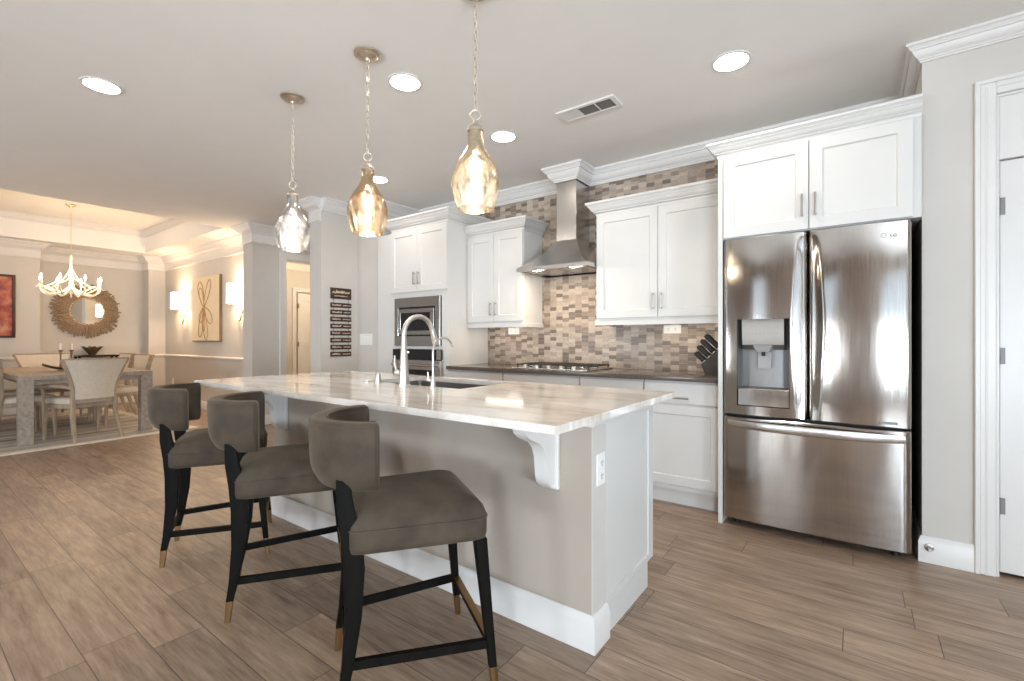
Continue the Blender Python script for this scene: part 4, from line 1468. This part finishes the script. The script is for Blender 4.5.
for s in range(3):
    m = MB()
    a, b = secs[s] + 0.004, secs[s + 1] - 0.004
    n = 8
    for i in range(n):
        if s == 0:
            x = a + (b - a) * (i + 0.5) / n
            m.loft([[(x - 0.008, y, zb + 0.001), (x + 0.006, y, zb + 0.006), (x + 0.006, y, zb + 0.007), (x - 0.008, y, zb + 0.002)] for y in (VY0 + 0.026, VY1 - 0.026)])
        else:
            y = VY0 + 0.026 + (VY1 - VY0 - 0.052) * (i + 0.5) / n
            m.loft([[(x, y - 0.001, zb + 0.001), (x, y + 0.004, zb + 0.009), (x, y + 0.005, zb + 0.009), (x, y, zb + 0.001)] for x in (a, b)])
    m.build('louvres', M['vent'] if s == 0 else M['ventdark'], vt)

# ------------------------------------------------------------------ plank sign, switch
sg = thing('plank_sign', 'hanging sign of nine dark planks with cream script lettering', 'sign', (-4.7, 3.115, 0.94))
def script(mb, y0, y1, z, h, x, seed):
    """a flowing line of brush lettering along +y"""
    rnd = random.Random(seed)
    p = []
    y = y0
    k = 0
    while y < y1:
        p.append((x, y, z + (rnd.uniform(0.25, 1.0) if k % 2 else rnd.uniform(-0.35, 0.0)) * h))
        y += rnd.uniform(0.35, 0.75) * h * 0.62
        k += 1
    q = catmull(p, 4)
    mb.tube(q, h * 0.13, 5)
planks = [(1.620, 1.742)] + [(1.5745 - 0.0785 * i - 0.052, 1.5745 - 0.0785 * i) for i in range(8)]
for i, (a, b) in enumerate(planks):
    m = MB()
    m.box(-4.700, -4.686, 2.985, 3.248, a, b, 0.003)
    pk = m.build('plank', M['signwood'], sg)
    m = MB()
    if i == 0:
        script(m, 3.005, 3.225, a + 0.066, 0.030, -4.6848, 3)
        script(m, 3.03, 3.20, a + 0.028, 0.013, -4.6848, 4)
    else:
        c0 = 3.085 + 0.02 * ((i * 37) % 5) / 5
        script(m, 3.002, c0 + 0.02, a + 0.022, 0.019, -4.6848, 10 + i)
        script(m, c0 + 0.045, 3.235, a + 0.022, 0.012, -4.6848, 30 + i)
    m.build('lettering', M['signpaint'], pk)
m = MB()
for y in (3.02, 3.213):
    for i in range(8):
        m.tube([(-4.693, y, planks[i][0] + 0.001), (-4.693, y, planks[i + 1][1] - 0.001)], 0.0022, 6)
m.build('hanging_cord', M['black'], sg)

sw = thing('light_switch', 'white multi gang switch plate on the short grey wall by the oven tower', 'light switch', (-4.54, 3.345, 1.10))
MB().box(-4.655, -4.43, 3.338, 3.345, 1.100, 1.228, 0.002).build('plate', M['plate'], sw)
for i in range(4):
    x = -4.655 + 0.225 * (i + 0.5) / 4
    MB().box(x - 0.017, x + 0.017, 3.334, 3.3375, 1.130, 1.198, 0.0015).build('rocker', M['plate'], sw)

# ------------------------------------------------------------------ dining room
rg = thing('area_rug', 'pale striped rug under the dining table', 'rug', (-8.55, 1.3, 0), math.radians(4))
m = MB()
m.box(-1.55, 1.55, -1.05, 1.0, 0.0, 0.010, 0.003)
m.build('field', M['rug'], rg, True)
m = MB()
for a, b, c_, d in ((1.552, 1.66, -1.16, 1.11), (-1.66, -1.552, -1.16, 1.11), (-1.552, 1.552, 1.002, 1.11), (-1.552, 1.552, -1.16, -1.052)):
    m.box(a, b, c_, d, 0.0, 0.011, 0.003)
m.build('border', M['rugedge'], rg, True)

RZ = 0.0115
dt = thing('dining_table', 'weathered grey wood dining table with square legs', 'dining table', (-8.3, 1.5, RZ))
DX0, DX1, DY0, DY1 = -9.62, -7.24, 0.905, 2.095
MB().box(DX0, DX1, DY0, DY1, 0.715, 0.765, 0.003).build('tabletop', M['tablewood'], dt)
for x in (DX0 + 0.06, DX1 - 0.06):
    for y in (DY0 + 0.06, DY1 - 0.06):
        MB().box(x - 0.06, x + 0.06, y - 0.06, y + 0.06, RZ, 0.715, 0.003).build('leg', M['tablewood'], dt)
m = MB()
for y in (DY0 + 0.05, DY1 - 0.07):
    m.box(DX0 + 0.12, DX1 - 0.12, y, y + 0.02, 0.665, 0.7145)
for x in (DX0 + 0.05, DX1 - 0.07):
    m.box(x, x + 0.02, DY0 + 0.12, DY1 - 0.12, 0.665, 0.7145)
m.build('apron', M['tablewood'], dt)


def dining_chair(name, arms):
    """chair facing local +y, origin on the floor under the rear legs' midpoint"""
    r = thing(name, 'x', 'dining chair', (0, 0, 0), 0, 'upholstered dining chairs')
    w0 = 0.235
    # flared back: frame and upholstered panel
    def bw(t_):
        return 0.200 + 0.115 * max(0, t_ - 0.25) ** 1.3 / 0.75 ** 1.3
    zs = [0.47 + 0.452 * i / 10 for i in range(11)]
    def by(t_):
        return -0.015 - 0.085 * t_ ** 1.4
    m = MB()
    rings = []
    for i, z in enumerate(zs):
        t_ = i / 10
        w_ = bw(t_) - 0.012
        cur = 0.025 + 0.035 * t_
        ring = [(w_ * s, by(t_) - 0.026 + cur * s * s, z) for s in (-1, -0.6, -0.2, 0.2, 0.6, 1)] + [(w_ * s, by(t_) + 0.026 + cur * s * s, z) for s in (1, 0.6, 0.2, -0.2, -0.6, -1)]
        rings.append(ring)
    m.loft(rings)
    m.build('backrest', M['linen'], r, True, angle=50)
    for sx in (-1, 1):
        m = MB()
        secs = [(0.0, sx * 0.225, -0.10, 0.028, 0.032), (0.15, sx * 0.215, -0.045, 0.034, 0.040), (0.32, sx * 0.205, 0.0, 0.038, 0.046), (0.46, sx * 0.203, -0.005, 0.036, 0.046)]
        for i in range(1, 11):
            t_ = i / 10
            secs.append((zs[i] + (0.006 if i == 10 else 0), sx * bw(t_), by(t_) + 0.025 + 0.035 * t_, 0.026, 0.056))
        post(m, secs)
        m.build('leg', M['chairwood'], r, True)
    m = MB()
    for z0_, z1_, t_ in ((0.922, 0.938, 1.0), (0.452, 0.475, 0.0)):
        w_ = bw(t_)
        ring = lambda z: [(w_ * s, by(t_) - 0.030 + (0.025 + 0.035 * t_) * s * s, z) for s in (-1, -0.6, -0.2, 0.2, 0.6, 1)] + [(w_ * s, by(t_) + 0.030 + (0.025 + 0.035 * t_) * s * s, z) for s in (1, 0.6, 0.2, -0.2, -0.6, -1)]
        m.loft([ring(z0_), ring(z1_)])
    m.build('back_rail', M['chairwood'], r, True)
    for sx in (-1, 1):
        m = MB()
        post(m, [(0.0, sx * 0.255, 0.455, 0.026, 0.026), (0.20, sx * 0.255, 0.450, 0.034, 0.034), (0.36, sx * 0.255, 0.448, 0.044, 0.044), (0.43, sx * 0.255, 0.448, 0.044, 0.044)])
        m.build('leg', M['chairwood'], r, True)
    tp = [(-0.215, 0.02), (0.215, 0.02), (0.275, 0.475), (-0.275, 0.475)]
    cc = Vector((0, 0.25))
    def q(s, z, rd_=0.05):
        return [(p[0], p[1], z) for p in rpoly([tuple(cc + (Vector(v_) - cc) * s) for v_ in tp], rd_ * s, 4)]
    m = MB()
    m.loft([q(0.99, 0.372, 0.02), q(1.0, 0.376, 0.02), q(1.0, 0.420, 0.02), q(0.99, 0.424, 0.02)])
    m.build('seat_frame', M['chairwood'], r, True)
    m = MB()
    m.loft([q(0.97, 0.424), q(0.985, 0.440), q(0.97, 0.472), q(0.88, 0.486), q(0.6, 0.494), q(0.2, 0.497)])
    m.build('seat', M['linen'], r, True, angle=60)
    if arms:
        for sx in (-1, 1):
            m = MB()
            path = catmull([(sx * 0.205, 0.015, 0.60), (sx * 0.245, 0.10, 0.620), (sx * 0.282, 0.25, 0.628), (sx * 0.292, 0.38, 0.622), (sx * 0.285, 0.425, 0.60), (sx * 0.272, 0.432, 0.52), (sx * 0.268, 0.436, 0.415)], 5)
            m.tube(path, 0.019, 8)
            m.build('armrest', M['chairwood'], r, True)
    return r


ac = dining_chair('dining_armchair', True)
place(ac, (-7.11, 1.50, RZ), math.radians(90 + 14), 'cream armchair with its back to the kitchen at the table end')
ac2 = copy_tree(ac)
place(ac2, (-10.0, 1.52, RZ), math.radians(-90), 'cream armchair at the far end of the dining table')
sc_ = dining_chair('dining_chair', False)
place(sc_, (-7.95, 0.79, RZ), math.radians(9), 'cream side chair on the near left side of the table')
for p, a, lab in (((-8.75, 0.83, RZ), -3, 'cream side chair on the far left side of the table'), ((-8.34, 2.27, RZ), 181, 'cream side chair on the right of the table closest to the kitchen'), ((-9.06, 2.26, RZ), 179, 'cream side chair on the right of the table closest to the mirror')):
    o = copy_tree(sc_)
    place(o, p, math.radians(a), lab)

TT = 0.765
for (x, y), lab in (((-8.2, 1.400), 'turned wood candlestick at the left with ivory candle'), ((-8.25, 1.512), 'turned wood candlestick at the right with ivory candle')):
    r = thing('candlestick', lab, 'candlestick', (x, y, TT), 0, 'candlesticks on the dining table')
    MB().lathe([(0.036, 0), (0.036, 0.008), (0.020, 0.016), (0.010, 0.03), (0.014, 0.06), (0.009, 0.09), (0.009, 0.20), (0.015, 0.215), (0.010, 0.232), (0.024, 0.252), (0.025, 0.262), (0.013, 0.266)], (x, y, TT), 16, cap0=True, cap1=True).build('stem', M['stick'], r)
    MB().lathe([(0.0115, 0.267), (0.0110, 0.345), (0.006, 0.352)], (x, y, TT), 14, cap0=True, cap1=True).build('candle', M['candle'], r)
lf = thing('leaf_dish', 'bronze leaf shaped dish lying on the dining table', 'dish', (-8.0, 1.34, TT))
m = MB()
rings = []
for i in range(13):
    t_ = i / 12
    hw = 0.085 * math.sin(PI * min(1, t_ * 0.96 + 0.03)) ** 0.8 + 0.002
    yc = 1.20 + 0.30 * t_
    lift = 0.075 * (1 - t_) ** 2 + 0.035 * t_ ** 4
    rings.append([(-8.0 + hw * s, yc, TT + 0.002 + lift + 0.030 * abs(s) ** 2 + th) for s, th in ((-1, 0), (-0.5, 0), (0, 0), (0.5, 0), (1, 0), (0.5, 0.006), (0, 0.006), (-0.5, 0.006))])
m.loft(rings)
m.build('leaf_body', M['bowl'], lf, angle=60)
tag_ = None

cn = thing('console_table', 'dark espresso console table under the round mirror', 'console table', (-10.71, 2.29, 0))
MB().box(-10.87, -10.55, 2.02, 2.57, 0.865, 0.895, 0.003).build('tabletop', M['espresso'], cn)
for x in (-10.85, -10.59):
    for y in (2.04, 2.53):
        MB().box(x - 0.018, x + 0.018, y - 0.018, y + 0.018, 0, 0.865, 0.002).build('leg', M['espresso'], cn)
MB().box(-10.85, -10.57, 2.04, 2.55, 0.20, 0.22, 0.002).build('lower_shelf', M['espresso'], cn)
bw_ = thing('decorative_bowl', 'bronze petal rimmed bowl on the dark console table', 'bowl', (-10.7, 2.225, 0.895))
m = MB()
n = 40
def prg(r_, z, am):
    return [(-10.7 + (r_ * (1 + am * math.cos(6 * 2 * PI * k / n))) * math.cos(2 * PI * k / n), 2.225 + (r_ * (1 + am * math.cos(6 * 2 * PI * k / n))) * math.sin(2 * PI * k / n), 0.895 + z + am * 0.12 * math.cos(6 * 2 * PI * k / n)) for k in range(n)]
m.loft([prg(0.045, 0.0, 0), prg(0.05, 0.012, 0), prg(0.075, 0.05, 0.05), prg(0.105, 0.09, 0.10), prg(0.135, 0.135, 0.16), prg(0.128, 0.135, 0.16), prg(0.098, 0.092, 0.10), prg(0.068, 0.055, 0.05), prg(0.03, 0.02, 0)])
m.build('bowl_body', M['bowl'], bw_, angle=50)

# round mirror with stick frame (on the niche wall, facing +x)
mr = thing('round_mirror', 'round mirror framed by radiating driftwood sticks', 'mirror', (-10.9, 2.195, 1.655))
my, mz = 2.195, 1.655
MB().lathe([(0.001, -10.899), (0.30, -10.899), (0.30, -10.885), (0.001, -10.885)], (0, my, mz), 40, 'x').build('backing', M['espresso'], mr)
rnd = random.Random(5)
for layer, (r0, r1, n, x) in enumerate(((0.225, 0.46, 110, -10.878), (0.22, 0.405, 96, -10.862), (0.215, 0.335, 84, -10.848))):
    m = MB()
    for k_ in range(n):
        a = 2 * PI * (k_ + rnd.uniform(-0.3, 0.3)) / n
        e_ = r1 * rnd.uniform(0.93, 1.06)
        xx = x + rnd.uniform(-0.003, 0.004)
        m.tube([(xx, my + r0 * math.cos(a), mz + r0 * math.sin(a)), (xx, my + e_ * math.cos(a), mz + e_ * math.sin(a))], [rnd.uniform(0.009, 0.013), rnd.uniform(0.009, 0.015)], 6)
    o = m.build('stick_ring', M['twig'], mr)
    o['kind'] = 'stuff'
MB().lathe([(0.222, -10.846), (0.226, -10.838), (0.236, -10.838), (0.240, -10.850)], (0, my, mz), 48, 'x').build('inner_rim', M['champagne'], mr)
MB().lathe([(0.001, -10.842), (0.222, -10.842), (0.224, -10.848), (0.001, -10.848)], (0, my, mz), 48, 'x').build('mirror_glass', M['mirror'], mr)

# framed picture on the left bump
pc = thing('framed_picture', 'framed red and orange abstract painting on the far dining wall', 'picture', (-10.55, 0.86, 1.19))
m = MB()
for a, b, c_, d in ((0.46, 1.285, 1.19, 1.225), (0.46, 1.285, 2.13, 2.165), (0.46, 0.495, 1.225, 2.13), (1.25, 1.285, 1.225, 2.13)):
    m.box(-10.549, -10.515, a, b, c_, d, 0.004)
m.build('frame', M['picframe'], pc)
MB().box(-10.547, -10.53, 0.495, 1.25, 1.225, 2.13).build('painting', M['painting'], pc)

# canvas with looping flower lines
cv = thing('wall_canvas', 'cream canvas with looping brown flower lines', 'picture', (-8.626, 3.25, 1.145))
m = MB()
m.box(-9.157, -8.10, 3.215, 3.248, 1.145, 2.195, 0.003)
m.build('canvas', M['canvas'], cv)
m = MB()
m.box(-8.0995, -8.085, 3.210, 3.248, 1.140, 2.200, 0.002)
m.box(-9.162, -8.085, 3.212, 3.248, 1.128, 1.1445, 0.002)
m.build('edge', M['canvasedge'], cv)
m = MB()
cx, cz = -8.69, 1.70
loops = [(115, 0.46, 0.13), (60, 0.50, 0.10), (235, 0.30, 0.09), (250, 0.52, 0.11), (280, 0.55, 0.10), (320, 0.40, 0.11), (268, 0.40, 0.07), (118, 0.36, 0.09)]
for ang, L, w_ in loops:
    a = math.radians(ang)
    d = Vector((math.cos(a), math.sin(a)))
    nn = Vector((-d.y, d.x))
    p = []
    for k_ in range(25):
        t_ = 2 * PI * k_ / 24
        q = d * (L / 2 * (1 - math.cos(t_))) + nn * (w_ * math.sin(t_) * (0.4 + 0.6 * (1 - math.cos(t_)) / 2))
        p.append((cx + q.x, 3.2145, cz + q.y))
    m.tube(p, 0.0085, 5)
m.build('line_drawing', M['canvasline'], cv)


def sconce(x, label):
    r = thing('wall_sconce', label, 'wall sconce', (x, 3.25, 1.45), 0, 'sconces on the dining wall')
    zs0, zs1 = 1.70, 1.985
    n = 20
    m = MB()
    def half(rd_, z):
        return [(x + 0.155 * math.cos(PI * k_ / n) * rd_, 3.235 - 0.20 * math.sin(PI * k_ / n) * rd_, z) for k_ in range(n + 1)]
    m.loft([half(1.0, zs0), half(0.97, zs1), half(0.955, zs1), half(0.985, zs0), half(1.0, zs0)], False, False, closed=False)
    m.build('shade', M['shade'], r)
    MB().cyl((x, 3.25 - 0.014, 1.60), 0.030, 0.0135, 18, 'y').build('back_plate', M['champagne'], r)
    m = MB()
    m.tube([(x, 3.236, 1.60), (x, 3.205, 1.60), (x, 3.19, 1.64), (x, 3.19, 1.80)], 0.008, 8)
    m.tube([(x - 0.148, 3.232, 1.71), (x, 3.19, 1.71), (x + 0.148, 3.232, 1.71)], 0.004, 6)
    m.build('stem', M['champagne'], r)
    m = MB()
    m.ring((x, 3.205, 1.545), 0.075, 0.011, 28, 8, (1, 0, 0), (0, 0, 1), 1.0, 1.35)
    m.build('ring', M['champagne'], r)
    MB().lathe([(0.012, 1.80), (0.022, 1.83), (0.024, 1.86), (0.010, 1.895), (0.001, 1.90)], (x, 3.19, 0), 14).build('bulb', M['bulb'], r)
    point('sconce_light', (x, 3.13, 1.93), 11, AMBER, 0.03)
    point('sconce_light', (x, 3.13, 1.74), 13, AMBER, 0.03)


sconce(-9.60, 'lit cream wall sconce beside the canvas nearest the far corner')
sconce(-7.40, 'lit cream wall sconce beside the canvas nearest the pilaster')
r = thing('wall_outlet', 'white outlet low on the dining wall near the far corner', 'outlet', (-10.16, 3.25, 0.34))
MB().box(-10.195, -10.125, 3.243, 3.25, 0.34, 0.455, 0.002).build('plate', M['plate'], r)
for z in (0.372, 0.423):
    MB().box(-10.177, -10.143, 3.2405, 3.2428, z - 0.015, z + 0.015, 0.001).build('socket', M['plate'], r)

# chandelier
ch = thing('chandelier', 'white antler style chandelier with lit candle bulbs', 'chandelier', (-8.95, 1.636, TZ))
hx, hy = -8.95, 1.636
MB().lathe([(0.001, TZ), (0.075, TZ), (0.070, TZ - 0.015), (0.030, TZ - 0.035), (0.012, TZ - 0.05), (0.001, TZ - 0.05)], (hx, hy, 0), 24).build('canopy', M['champagne'], ch)
m = MB()
z = TZ - 0.045
k_ = 0
while z > 2.36:
    m.ring((hx, hy, z - 0.018), 0.011, 0.0028, 12, 6, (1, 0, 0) if k_ % 2 else (0, 1, 0), (0, 0, 1), 0.75, 1.85)
    z -= 0.036
    k_ += 1
m.build('chain', M['champagne'], ch)
MB().lathe([(0.001, 2.36), (0.012, 2.355), (0.022, 2.33), (0.014, 2.30), (0.018, 2.20), (0.032, 2.10), (0.020, 2.02), (0.028, 1.93), (0.042, 1.88), (0.030, 1.83), (0.012, 1.79), (0.016, 1.765), (0.001, 1.75)], (hx, hy, 0), 18).build('column', M['chandel'], ch)
for i in range(8):
    a = 2 * PI * (i + 0.35) / 8
    ca, sa = math.cos(a), math.sin(a)
    b = a + 0.42
    cb, sb = math.cos(b), math.sin(b)
    m = MB()
    m.tube(catmull([(hx + 0.02 * ca, hy + 0.02 * sa, 1.90), (hx + 0.15 * ca, hy + 0.15 * sa, 1.82), (hx + 0.30 * ca, hy + 0.30 * sa, 1.79), (hx + 0.40 * ca, hy + 0.40 * sa, 1.85), (hx + 0.41 * ca, hy + 0.41 * sa, 1.935)], 5), [0.016] * 8 + [0.013] * 8 + [0.010] * 5, 8)
    m.tube(catmull([(hx + 0.20 * ca, hy + 0.20 * sa, 1.808), (hx + 0.30 * cb, hy + 0.30 * sb, 1.87), (hx + 0.39 * cb, hy + 0.39 * sb, 1.91), (hx + 0.44 * cb, hy + 0.44 * sb, 1.88)], 5), [0.010] * 6 + [0.008] * 5 + [0.006] * 5, 8)
    m.tube(catmull([(hx + 0.02 * ca, hy + 0.02 * sa, 2.16), (hx + 0.10 * ca, hy + 0.10 * sa, 2.02), (hx + 0.22 * cb, hy + 0.22 * sb, 1.95), (hx + 0.33 * cb, hy + 0.33 * sb, 1.885)], 5), 0.007, 7)
    arm = m.build('arm', M['chandel'], ch)
    bx, by_ = hx + 0.41 * ca, hy + 0.41 * sa
    MB().lathe([(0.012, 1.93), (0.026, 1.938), (0.026, 1.943), (0.012, 1.945), (0.0115, 1.99), (0.008, 1.992)], (bx, by_, 0), 12, cap1=True).build('candle_sleeve', M['candle'], arm)
    MB().lathe([(0.008, 1.992), (0.016, 2.012), (0.015, 2.03), (0.006, 2.055), (0.001, 2.065)], (bx, by_, 0), 12).build('bulb', M['bulb'], arm)
    if i % 2 == 0:
        point('chandelier_light', (hx + 0.29 * ca, hy + 0.29 * sa, 2.03), 6.5, AMBER, 0.04)
ch.scale = (0.8, 0.8, 1.0)
point('hall_light', (-7.2, 4.6, 2.45), 30, (1.0, 0.80, 0.55), 0.12)
